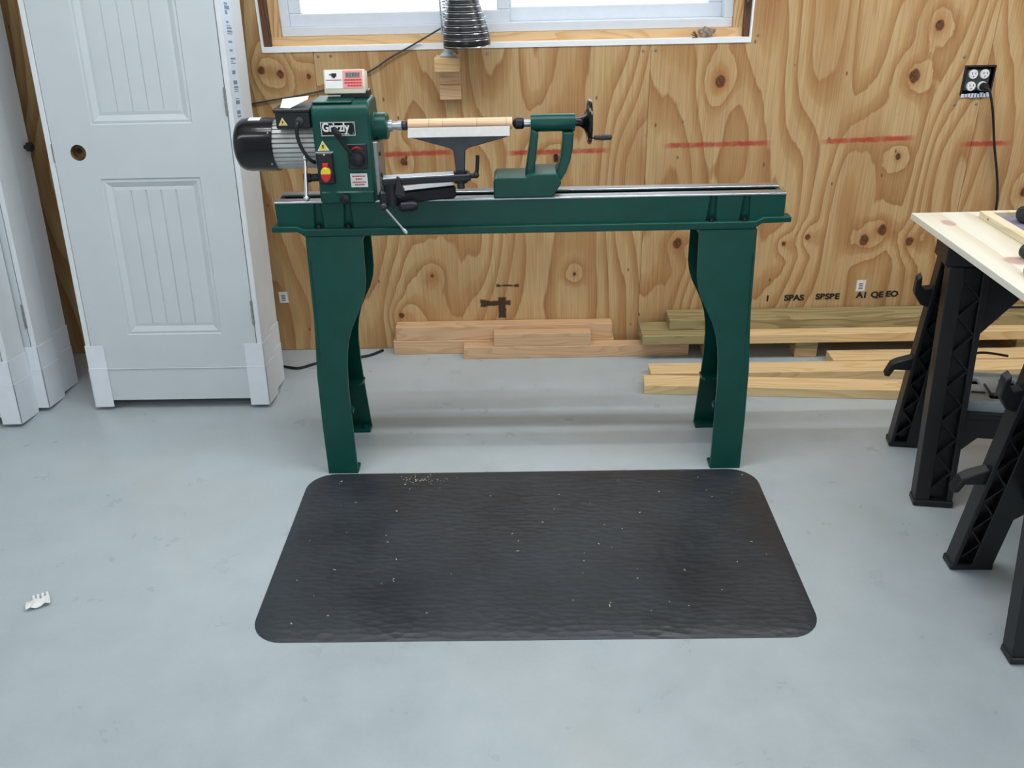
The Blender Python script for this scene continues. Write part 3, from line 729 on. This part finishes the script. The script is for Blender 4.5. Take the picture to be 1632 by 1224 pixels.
# tailstock
bm = NB()
prism(bm, [(-.087, ZT), (-.087, .918), (-.080, .927), (.006, .927), (.012, .932), (.030, .938), (.095, .938), (.108, .910), (.082, ZT)], 2.494, 2.622)
lo = [(.004, .925), (.030, .925), (.044, 1.045), (.024, 1.056)]; prism(bm, lo, 2.528, 2.592)
rin = [(.113, 1.045), (.1115, 1.01), (.107, .975), (.099, .948), (.088, .930)]
rout = [(.105, .905), (.122, .932), (.134, .965), (.141, 1.00), (.1435, 1.045)]
prism(bm, rin+rout, 2.528, 2.592)
tl = obj('tailstock', bm, 'green', LT, smooth=30, bev=.004)
bm = NB(); lathe(bm, (.022, SY, SZ), (.148, SY, SZ), [(0, .0235), (.02, .0245), (.98, .0245), (1, .0235)], 28); obj('barrel', bm, 'green', tl)
bm = NB(); cyl(bm, (-.002, SY, SZ), (.03, SY, SZ), .0105); obj('quill', bm, 'steel', tl)
bm = NB(); lathe(bm, (-.030, SY, SZ), (.003, SY, SZ), [(0, .003), (.12, .011), (.3, .0165), (.85, .0165), (1, .013)], 24); obj('live_centre', bm, 'darkiron', tl)
bm = NB(); lathe(bm, (.147, SY, SZ), (.194, SY, SZ), [(0, .012), (.3, .012), (.55, .02), (.8, .046), (.86, .058), (.95, .060), (1, .055)], 32)
ring(bm, (.189, SY, SZ), .056, .0065, 'x', 40, 8); hw = obj('handwheel', bm, 'blackgloss', tl)
bm = NB(); c0 = (.190, SY-.012, SZ-.042); lathe(bm, c0, (.252, SY-.012, SZ-.042), [(0, .0035), (.2, .0035), (.22, .0065), (.6, .0085), (.97, .0075), (1, .005)], 14); obj('crank_grip', bm, 'blackgloss', hw)
# tool rest and its two-link arm
TY = 2.470
bm = NB(); prism(bm, [(-.317, 1.058), (-.037, 1.060), (-.037, 1.052), (-.080, 1.040), (-.150, 1.0225), (-.161, 1.015), (-.165, .955), (-.190, .955), (-.194, 1.015), (-.205, 1.022), (-.285, 1.045), (-.317, 1.054)], TY-.006, TY+.008)
TR = obj('tool_rest', bm, 'iron', LT, smooth=30, bev=.002)
bm = NB(); prism(bm, [(TY-.012, 1.054), (TY+.010, 1.054), (TY+.012, 1.076), (TY+.006, 1.077)], -.3175, -.0365, 'yz'); obj('rest_bar', bm, 'restbar', TR, smooth=0, label='bright ground top bar of the rest')
bm = NB(); cyl(bm, (-.178, TY+.002, .960), (-.178, TY+.002, .908), .0105); obj('rest_post', bm, 'iron', TR)
def bar(bm, p0, p1, w, hgt, bev=.003):
    p0, p1 = Vector(p0), Vector(p1); d = p1-p0; a = math.atan2(d.y, d.x); L = math.hypot(d.x, d.y); b = math.atan2(d.z, L)
    m = Matrix.Translation(p0) @ Matrix.Rotation(a, 4, 'Z') @ Matrix.Rotation(-b, 4, 'Y'); box(bm, (0, -w/2, -hgt/2), (d.length, w/2, hgt/2), bev, mtx=m)
bm = NB(); bar(bm, (-.398, 2.452, .938), (-.150, 2.474, .942), .044, .020); up_ = obj('upper_arm', bm, 'darkiron', LT, smooth=30)
bm = NB(); bar(bm, (-.394, 2.4525, .9483), (-.196, 2.470, .9515), .040, .0016, .0005); obj('machined_face', bm, 'steel', up_, smooth=0, label='bright machined top face')
bm = NB(); cyl(bm, (-.178, TY+.002, .925), (-.178, TY+.002, .957), .020); obj('arm_boss', bm, 'darkiron', up_)
bm = NB(); cyl(bm, (-.158, TY-.004, .944), (-.138, TY-.004, .944), .007); ball(bm, (-.134, TY-.004, .946), .0095); tube(bm, smooth_path([(-.134, TY-.004, .946), (-.130, TY-.006, .965), (-.127, TY-.008, 1.002)], 4), .0055); obj('lock_lever', bm, 'black', up_)
bm = NB(); bar(bm, (-.395, 2.458, .890), (-.202, 2.515, .894), .060, .036, .005); lw = obj('lower_arm', bm, 'darkiron', LT, smooth=30)
bm = NB(); bar(bm, (-.360, 2.4705, .9086), (-.206, 2.516, .9116), .052, .0016, .0005); obj('machined_face', bm, 'steel', lw, smooth=0, label='bright machined top face')
bm = NB(); cyl(bm, (-.372, 2.452, .872), (-.372, 2.452, .932), .024); box(bm, (-.408, 2.434, .868), (-.352, 2.480, .912), .006); obj('pivot_boss', bm, 'darkiron', lw)
bm = NB(); prism(bm, [(-.362, .905), (-.330, .898), (-.345, .952), (-.353, .956)], 2.424, 2.436); cyl(bm, (-.348, 2.43, .904), (-.348, 2.47, .904), .012); obj('pivot_lever', bm, 'black', lw, bev=.002)
bm = NB(); lathe(bm, (-.352, 2.432, .868), (-.300, 2.428, .872), [(0, .010), (.15, .016), (.8, .016), (1, .010)], 16); obj('cam_shaft', bm, 'darkiron', lw)
bm = NB(); ball(bm, (-.396, 2.432, .870), .0115); obj('handle_boss', bm, 'iron', lw); bm = NB(); p1 = Vector((-.332, 2.400, .800)); cyl(bm, (-.396, 2.432, .870), p1, .0034, n=10)
lathe(bm, Vector((-.343, 2.4055, .812)), p1, [(0, .0045), (.3, .006), (.7, .006), (1, .004)], 10); obj('cam_handle', bm, 'steel', lw, label='thin bare steel clamp handle')

# spindle blank between centres
bm = NB(); lathe(bm, (-.3265, SY, SZ+.001), (-.0305, SY, SZ+.001), [(0, .0160), (.01, .0166), (.2, .0166), (.203, .0162), (.206, .0166), (.33, .0166), (.333, .0162), (.336, .0166), (.66, .0166), (.663, .0162), (.666, .0166), (.94, .0166), (.943, .0162), (.946, .0166), (.99, .0166), (1, .0160)], 32)
wp = obj('turning_blank', bm, 'maple', label='round pale wood blank mounted between the lathe centres', cat='wood blank', smooth=40)
for t in (.203, .333, .663, .943):
    bm = NB(); ring(bm, (-.3265+.296*t, SY, SZ+.001), .0161, .0006, 'x', 32, 5); obj('layout_line', bm, 'groove', wp)

# tachometer box on the headstock
tb = thing('speed_readout', 'small beige digital readout box with red and white labels on the headstock', 'readout', (-.494, 2.57, 1.147))
mt = Matrix.Translation((-.494, 2.545, 1.1490)) @ Matrix.Rotation(math.radians(-14), 4, 'X')
bm = NB(); box(bm, (-.0585, 0, 0.012), (.0565, .045, .076), .003, 2, mtx=mt); cs = obj('case', bm, 'beige', tb)
bm = NB(); box(bm, (-.04, 2.555, 1.1485), (.04, 2.60, 1.166)); bmesh.ops.translate(bm, verts=bm.verts, vec=(-.470, 0, 0)); obj('magnet_foot', bm, 'black', tb, smooth=0)
bm = NB(); box(bm, (-.054, -.001, .026), (-.007, .002, .073), mtx=mt); l1 = obj('logo_label', bm, 'white', cs, smooth=0)
bm = NB(); box(bm, (-.004, -.001, .026), (.050, .002, .073), mtx=mt); l2 = obj('red_label', bm, 'pinkpaper', cs, smooth=0, label='pink and red label around the display')
def marks(name, parent_, mat, rects):
    bm = NB()
    for a, b, c, d in rects: box(bm, (a, -.0018, b), (c, -.0006, d), mtx=mt)
    o = obj(name, bm, mat, cs, smooth=0); return o
marks('display', cs, 'lcd', [(.003, .054, .044, .068)])
marks('logo_print', cs, 'inkblack', [(-.036, .057, -.022, .066), (-.042, .061, -.034, .064), (-.033, .054, -.026, .058)])
marks('red_print', cs, 'inkred', [(-.052, .0475, -.009, .0495)]+[(.000+k*.008, z, .0065+k*.008, z+.004) for z in (.046, .0385, .031) for k in range(6) if not (z < .033 and k == 0)])
bm = NB()
for k in range(9): box(bm, (.005+k*.0042, -.0022, .056), (.0068+k*.0042, -.0016, .0665), mtx=mt)
obj('display_digits', bm, 'darkgrey', cs, smooth=0)
# folded paper on the terminal box
bm = NB(); P = [(-.668, 2.495, 1.1345), (-.640, 2.486, 1.1338), (-.597, 2.53, 1.150), (-.604, 2.575, 1.152), (-.675, 2.56, 1.147)]
a = [bm.verts.new(p) for p in P]; b = [bm.verts.new((p[0], p[1], p[2]+.0008)) for p in P]
bm.faces.new(a[::-1]); bm.faces.new(b)
for k in range(5): bm.faces.new((a[k], a[(k+1) % 5], b[(k+1) % 5], b[k]))
obj('paper_slip', bm, 'white', label='curled white paper slip lying on black motor box', cat='paper', smooth=0)

# ================================================================== lamp on a wooden bracket
br = thing('lamp_bracket', 'short pine blocks screwed to plywood below the window, holding a lamp', 'bracket', (-.265, WY, 1.0))
bm = NB(); box(bm, (-.309, 3.262, 1.116), (-.222, WY-.001, 1.164), .002); obj('shelf_block', bm, 'pine', br)
bm = NB(); box(bm, (-.299, WY-.018, 1.062), (-.226, WY-.001, 1.116), .002); obj('cleat', bm, 'hard', br)
bm = NB(); box(bm, (-.301, WY-.042, 1.012), (-.224, WY-.001, 1.0615), .002); obj('lower_block', bm, 'hard', br)
lm = thing('work_lamp', 'black bell-shaped work lamp with chrome wire rings standing on wooden bracket', 'lamp', (-.262, 3.31, 1.164))
bm = NB(); box(bm, (-.290, 3.285, 1.164), (-.236, 3.340, 1.172), .003); lathe(bm, (-.262, 3.312, 1.172), (-.262, 3.312, 1.178), [(0, .021), (1, .017)], 20); obj('base', bm, 'grey', lm)
bm = NB(); lathe(bm, (-.262, 3.312, 1.176), (-.262, 3.312, 1.245), [(0, .0145), (1, .0145)], 20); obj('stem', bm, 'grey', lm)
bm = NB()
for dx in (-.013, .013): tube(bm, [(-.265+dx, 3.312, 1.235), (-.275+dx, 3.32, 1.50), (-.28+dx, 3.325, 1.62)], .004)
obj('arm', bm, 'chrome', lm)
bm = NB(); hel = [(-.262-.010*(k/220)+.010*math.cos(k*.9), 3.303+.012*(k/220)+.010*math.sin(k*.9), 1.27+.0014*k) for k in range(160)]; tube(bm, hel, .0022, 6); obj('spring', bm, 'chrome', lm)
A0, A1 = Vector((-.190, 3.262, 1.202)), Vector((-.207, 3.262, 1.46))
prf = [(0, .0800), (.02, .0825), (.12, .0810), (.3, .0715), (.5, .059), (.65, .050), (.8, .044), (.95, .041), (1, .03)]
bm = NB(); lathe(bm, A0, A1, prf, 40, False); shd = obj('shade', bm, 'lampshade', lm); sm = shd.modifiers.new('thick', 'SOLIDIFY'); sm.thickness = .0015
def rad(t):
    for (a, r), (b, r2) in zip(prf, prf[1:]):
        if a <= t <= b: return r+(r2-r)*(t-a)/(b-a)
for k in range(10):
    t = .01+k*.082; c = A0.lerp(A1, t); bm = NB(); ring(bm, c, rad(t)+.0006, .0011, 'z', 40, 5)
    obj('shade_ring', bm, 'chrome', shd)
for k in range(1, 9):
    bm = NB(); t = .01+k*.082+.03; c = A0.lerp(A1, t); ring(bm, c, rad(t)+.009, .0005, 'z', 40, 4)
    for q in range(4):
        a = q*PI/2+.5; tube(bm, [(c.x+rad(t)*.98*math.cos(a), c.y+rad(t)*.98*math.sin(a), c.z), (c.x+(rad(t)+.009)*math.cos(a), c.y+(rad(t)+.009)*math.sin(a), c.z)], .0005, 4)
    obj('cooling_wire', bm, 'chrome', shd)
bm = NB(); tube(bm, [(-.255, 3.31, 1.44), (-.215, 3.27, 1.455)], .006); obj('knuckle', bm, 'black', lm)
bm = NB(); cw = [(-.275, 3.315, 1.26), (-.30, 3.34, 1.247), (-.39, 3.352, 1.20), (-.475, 3.354, 1.158), (-.53, 3.354, 1.125), (-.60, 3.355, 1.092), (-.66, 3.356, 1.070), (-.72, 3.356, 1.052), (-.83, 3.356, 1.032), (-.93, 3.357, 1.018), (-1.05, 3.357, 1.0)]
tube(bm, smooth_path(cw, 5), .0032); obj('cord', bm, 'darkgrey', lm)
# dried lump on the window sill
ds = thing('sill_debris', 'grey crumbly lump with dry twig on the window sill', 'debris', (.655, WY+.01, OZ0+.016))
bm = NB(); g = bmesh.ops.create_icosphere(bm, subdivisions=3, radius=1)['verts']
rr = random.Random(5)
for v in g:
    k = 1+.22*math.sin(7*v.co.x+3*v.co.z)+rr.uniform(-.12, .12); v.co = Vector((.662+v.co.x*.028*k, WY+.012+v.co.y*.011*k, OZ0+.034+v.co.z*.0165*k))
obj('lump', bm, 'debris', ds, smooth=0)
bm = NB()
for k in range(9):
    a = rr.uniform(0, 2*PI); tube(bm, [(.630, WY+.006, OZ0+.018), (.617+.01*math.cos(a), WY+.004, OZ0+.026+.012*math.sin(a))], .0018, 5)
obj('twig', bm, 'twig', ds)

# ================================================================== lumber on the floor
def board(name, mat, a, b, label, cat='board', rotz=0, group=None):
    """a,b opposite corners in the board's own frame: a is the placed front-left-bottom corner"""
    bm = NB(); L, D, Hh = (q-p for p, q in zip(a, b)); box(bm, (0, 0, 0), (L, D, Hh), .0018)
    o = obj(name, bm, mat, label=label, cat=cat, group=group); o.location = a; o.rotation_euler = (0, 0, rotz); return o
g1 = 'short wood blanks along the wall'
board('wood_blank', 'hard', (-.548, 3.300, 0), (.36, 3.360, .061), 'reddish wood blank on the floor tight to the plywood, under another blank', 'wood blank', group=g1)
board('wood_blank', 'hard', (-.535, 3.302, .0615), (.352, 3.361, .123), 'long reddish wood blank lying on top of another against the plywood', 'wood blank', group=g1)
board('wood_blank', 'hard', (-.256, 3.246, 0), (.66, 3.298, .052), 'reddish wood blank on the floor carrying the shortest blank', 'wood blank', group=g1)
board('wood_blank', 'hard', (-.131, 3.250, .0525), (.262, 3.299, .108), 'shortest wood blank resting on top of a longer one, chalk specks', 'wood blank', group=g1)
g2 = 'lumber stacked along the wall'
for x, yy in ((.715, 3.20), (1.08, 3.215), (1.95, 3.20)):
    for k in range(2):
        board('spacer_block', 'treated' if k else 'pine', (x, yy, k*.0382), (x+.09, 3.345, k*.0382+.038),
              ('upper' if k else 'lower')+' spacer block under the lumber stack '+('beside the green leg' if x < 1 else 'at the short pale plank end' if x < 1.5 else 'behind the sawhorse'), 'wood block', group='spacers under the lumber')
board('lumber_board', 'treated', (.462, 3.190, .0768), (.758, 3.335, .1148), 'end of the wide yellow board, its shade coloured greenish, beside the green leg', group=g2)  # left end of the wide yellow board; its shade is put in as greenish wood
board('lumber_board', 'yellowpine', (.762, 3.186, .0768), (2.75, 3.331, .1148), 'wide yellow board with pencil marks under the greenish board', group=g2)
board('lumber_board', 'treated', (.575, 3.243, .1152), (2.90, 3.357, .1580), 'greenish treated board on top of the lumber stack by the plywood', group=g2)
board('lumber_board', 'yellowpine', (1.20, 3.105, 0), (2.7, 3.197, .038), 'pale plank on floor starting midway, half under the stack', group=g2)
board('lumber_board', 'yellowpine', (.475, 3.014, 0), (2.75, 3.103, .038), 'pale plank on the floor, between two others', rotz=math.radians(-.4), group=g2)
board('lumber_board', 'yellowpine', (.438, 2.918, 0), (2.6, 3.007, .038), 'pale plank out in front of the stack, angled away from the wall', rotz=math.radians(-4.6), group=g2)

# ================================================================== sawhorses and the table
def sawhorse(label, loc, rotz):
    r = thing('sawhorse', label, 'sawhorse', loc, (0, 0, rotz), 'black sawhorses under the plywood table'); k = dict(parent=r, world=False)
    Lx, HT = .70, .70
    for front in (-1, 1):
        y0, y1 = front*.172, front*.040
        d = Vector((0, y1-y0, HT)); Ls = d.length; ang = math.atan2(y0-y1, HT)
        for left in (1, 0):
            m = Matrix.Translation((0 if left else Lx, y0, 0)) @ Matrix.Rotation(math.atan2(-(y1-y0), HT), 4, 'X')
            sx = 1 if left else -1
            def bxl(bm, a, b, bev=.002):
                lo = [min(sx*a[0], sx*b[0]), min(a[1], b[1]), a[2]]; hi = [max(sx*a[0], sx*b[0]), max(a[1], b[1]), b[2]]
                box(bm, lo, hi, bev, mtx=m)
            bm = NB(); t = .024
            c0, c1 = (.042, .090) if front == -1 else (.012, .050)
            bxl(bm, (0, -t, .008), (c0, t, Ls)); bxl(bm, (c1, -t, .008), (.106, t, Ls)); bxl(bm, (c0-.005, -.003, .008), (c1+.005, .003, Ls), 0)
            lg = obj('leg', bm, 'horse', **k)
            if left:
                z = .05; flip = 1
                while z < Ls-.08:
                    a, b = ((c0, z), (c1, z+.052)) if flip else ((c1, z), (c0, z+.052))
                    for sd in (-1, 1):
                        P = [(a[0], a[1]), (b[0], b[1]), (b[0], b[1]+.007), (a[0], a[1]+.007)]
                        ya, yb = sorted((sd*.003, sd*(t-.002))); bm = NB(); prism(bm, P, ya, yb, 'xz', mtx=m); obj('rib', bm, 'horse', lg, world=False, smooth=0)
                    z += .052; flip = 1-flip
            bm = NB(); box(bm, (min(-sx*.003, sx*.109), -t-.003, -.002), (max(-sx*.003, sx*.109), t+.003, .018), .003, mtx=Matrix.Translation((0 if left else Lx, y0, .003)))
            obj('foot_cap', bm, 'horse', lg, world=False)
            if left and front == 1:
                for P in ([(.005, .545), (-.022, .555), (-.046, .590), (-.048, .640), (-.036, .652), (-.030, .618), (-.022, .606), (.005, .612)],
                          [(.005, .362), (-.042, .342), (-.058, .330), (-.070, .286), (-.054, .284), (-.044, .312), (.005, .312)]):
                    bm = NB(); prism(bm, P, -.014, .014, 'xz', mtx=m); obj('hook', bm, 'horse', lg, world=False, bev=.003)
        # side panel pieces between the legs
        m = Matrix.Translation((0, y0, 0)) @ Matrix.Rotation(math.atan2(-(y1-y0), HT), 4, 'X')
        bm = NB(); prism(bm, [(.09, .50), (.20, .63), (.50, .63), (.61, .50), (.61, Ls), (.09, Ls)], -.008, .008, 'xz', mtx=m); obj('top_gusset', bm, 'horse', **k, smooth=0)
        bm = NB(); prism(bm, [(.09, .155), (.15, .215), (.55, .215), (.61, .155), (.61, .285), (.09, .285)], -.008, .008, 'xz', mtx=m)
        box(bm, (.09, -.014, .272), (.61, .014, .288), .002, mtx=m); obj('brace', bm, 'horse', **k, smooth=0)
    bm = NB(); box(bm, (.10, -.115, .268), (.60, .115, .276), .001); obj('shelf', bm, 'horse', **k)
    bm = NB(); box(bm, (-.012, -.062, .700), (Lx+.012, .062, .7705), .006)
    obj('top_beam', bm, 'horse', **k)
    return r
sawhorse('black plastic sawhorse nearer the plywood wall, with grey tray on its shelf', (1.182, 2.375, 0), math.radians(-9))
sawhorse('black plastic sawhorse farther from the plywood wall, under the same table', (1.128, 1.735, 0), math.radians(-1.5))
bm = NB(); box(bm, (1.142, 1.42, .7715), (2.36, 2.545, .790), .001)
obj('plywood_tabletop', bm, 'tabletop', label='pale knotty plywood sheet laid across the black sawhorses as a table', cat='table', smooth=0)

# wooden tray with tools on the table
tr = thing('wooden_tray', 'shallow wooden tray with grey liner on the plywood table', 'tray', (1.46, 2.38, .790))
TX0, TX1, TY0, TY1 = 1.312, 1.72, 2.02, 2.49
for a, b in (((TX0, TY0, .790), (TX0+.030, TY1, .809)), ((TX1-.019, TY0, .790), (TX1, TY1, .809))):
    bm = NB(); box(bm, a, b, .001); obj('side', bm, 'palepine', tr)
for a, b in (((TX0+.030, TY1-.019, .790), (TX1-.019, TY1, .809)), ((TX0+.030, TY0, .790), (TX1-.019, TY0+.019, .809))):
    bm = NB(); box(bm, a, b, .001); obj('side', bm, 'palepine', tr)
bm = NB(); box(bm, (TX0+.030, TY0+.019, .7902), (TX1-.019, TY1-.019, .796)); obj('liner', bm, 'purple', tr, smooth=0)
bm = NB(); cyl(bm, (TX0-.001, TY1-.055, .800), (TX0+.003, TY1-.055, .800), .004, n=8); obj('screw_head', bm, 'zinc', tr)
for n_, (x, yy, lab) in enumerate(((1.385, 2.40, 'dark grey turning tool lying in wooden tray near its far end'), (1.43, 2.29, 'dark grey turning tool in the middle of wooden tray'))):
    cl = thing('chuck_tool', lab, 'tool', (x, yy, .80), (0, 0, .5), 'tools in wooden tray')
    bm = NB(); lathe(bm, (0, 0, .021), (.065, 0, .021), [(0, .018), (.1, .024), (.5, .024), (.55, .017), (1, .015)], 20); obj('body', bm, 'iron', cl, world=False)
    bm = NB(); cyl(bm, (.06, 0, .021), (.12, 0, .021), .007); obj('shank', bm, 'steel', cl, world=False)
cl = thing('knob_tool', 'grey knurled knob tool lying on the bare plywood tabletop beside tray', 'tool', (1.262, 2.145, .79), (0, 0, -1.25))
bm = NB(); lathe(bm, (0, 0, .0185), (.05, 0, .0185), [(0, .012), (.08, .018), (.9, .018), (1, .012)], 18); obj('knob', bm, 'iron', cl, world=False)
bm = NB(); cyl(bm, (.048, 0, .0185), (.14, 0, .0185), .006); obj('shank', bm, 'darkiron', cl, world=False)
cl = thing('wire_clip', 'bent grey wire tool on the plywood table edge', 'tool', (1.20, 2.01, .79), (0, 0, 0))
bm = NB(); tube(bm, smooth_path([(-.006, -.03, .003), (0, -.005, .004), (.006, .012, .012), (.02, .02, .02), (.05, .0, .012), (.09, -.03, .004)], 5), .003); obj('wire', bm, 'zinc', cl, world=False)
bm = NB(); tube(bm, smooth_path([(.0, -.034, .003), (.012, -.008, .004), (.03, -.004, .004)], 5), .0028); obj('wire', bm, 'zinc', cl, world=False)

# grey moulded tray on the sawhorse shelf
gt = thing('moulded_tray', 'grey moulded plastic tray with slanted openings on the sawhorse shelf', 'tray', (1.445, 2.335, .2768), (0, 0, math.radians(-9)))
bm = NB(); xs = [-.155, -.125, -.075, -.02, .03, .085, .155]; zs = [-.095, -.06, -.02, .03, .07, .095]
holes = {(1, 3), (3, 3), (2, 1), (4, 2)}
for i in range(6):
    for j in range(5):
        if (i, j) in holes:
            continue
        sk = .0
        box(bm, (xs[i], zs[j], .016), (xs[i+1], zs[j+1], .026))
bmesh.ops.remove_doubles(bm, verts=bm.verts, dist=.0002); pt = obj('deck', bm, 'grey', gt, world=False, smooth=0)
bm = NB()
for a, b in (((-.16, -.10, .0), (.16, -.094, .034)), ((-.16, .094, 0), (.16, .10, .034)), ((-.16, -.10, 0), (-.154, .10, .034)), ((.154, -.10, 0), (.16, .10, .034))): box(bm, a, b, .001)
obj('rim', bm, 'grey', gt, world=False, smooth=0)
bm = NB(); box(bm, (-.155, -.095, .002), (.155, .095, .008)); obj('floor_pan', bm, 'inkblack', gt, world=False, smooth=0)
for a, b in (((-.07, -.05, .026), (-.064, .03, .031)), ((-.07, -.05, .026), (.0, -.044, .031)), ((.04, -.03, .026), (.046, .06, .031)), ((.09, -.05, .026), (.14, -.044, .031)), ((-.12, -.03, .026), (-.08, -.024, .031)), ((.1, .04, .026), (.14, .046, .031))):
    bm = NB(); box(bm, a, b, .001); obj('ridge', bm, 'darkgrey', gt, world=False, smooth=0)
bm = NB(); tube(bm, smooth_path([(-.10, .104, .01), (-.10, .106, .075), (-.085, .106, .094), (-.05, .106, .098), (.01, .108, .090)], 5), .004); obj('hook_wire', bm, 'twig', gt, world=False)

# ================================================================== bits on the floor
bm = NB(); tube(bm, smooth_path([(-1.12, 3.24, .006), (-.99, 3.195, .006), (-.93, 3.175, .006), (-.90, 3.185, .006), (-.86, 3.215, .006), (-.78, 3.25, .006), (-.66, 3.28, .006), (-.60, 3.335, .006)], 5), .0055)
obj('extension_cord', bm, 'black', label='black cord lying on the floor between leaning doors and lathe leg', cat='cord')
sc = thing('plastic_scrap', 'torn crumpled white scrap lying alone on the bare concrete', 'scrap', (-1.297, 1.785, 0), (0, 0, .5))
bm = NB(); N = 6; rr = random.Random(9); V = {}
for i in range(N):
    for j in range(4):
        V[i, j] = bm.verts.new(((i-2.5)*.0115, (j-1.5)*.011+rr.uniform(-.003, .003), .003+rr.uniform(0, .012)))
for i in range(N-1):
    for j in range(3): bm.faces.new((V[i, j], V[i+1, j], V[i+1, j+1], V[i, j+1]))
o = obj('sheet', bm, 'white', sc, world=False, smooth=0); sm = o.modifiers.new('thick', 'SOLIDIFY'); sm.thickness = .001
bm = NB()
for k in range(4): box(bm, (-.012+k*.011, .014, .006), (-.006+k*.011, .036, .009), .001)
obj('teeth', bm, 'white', sc, world=False, smooth=0)
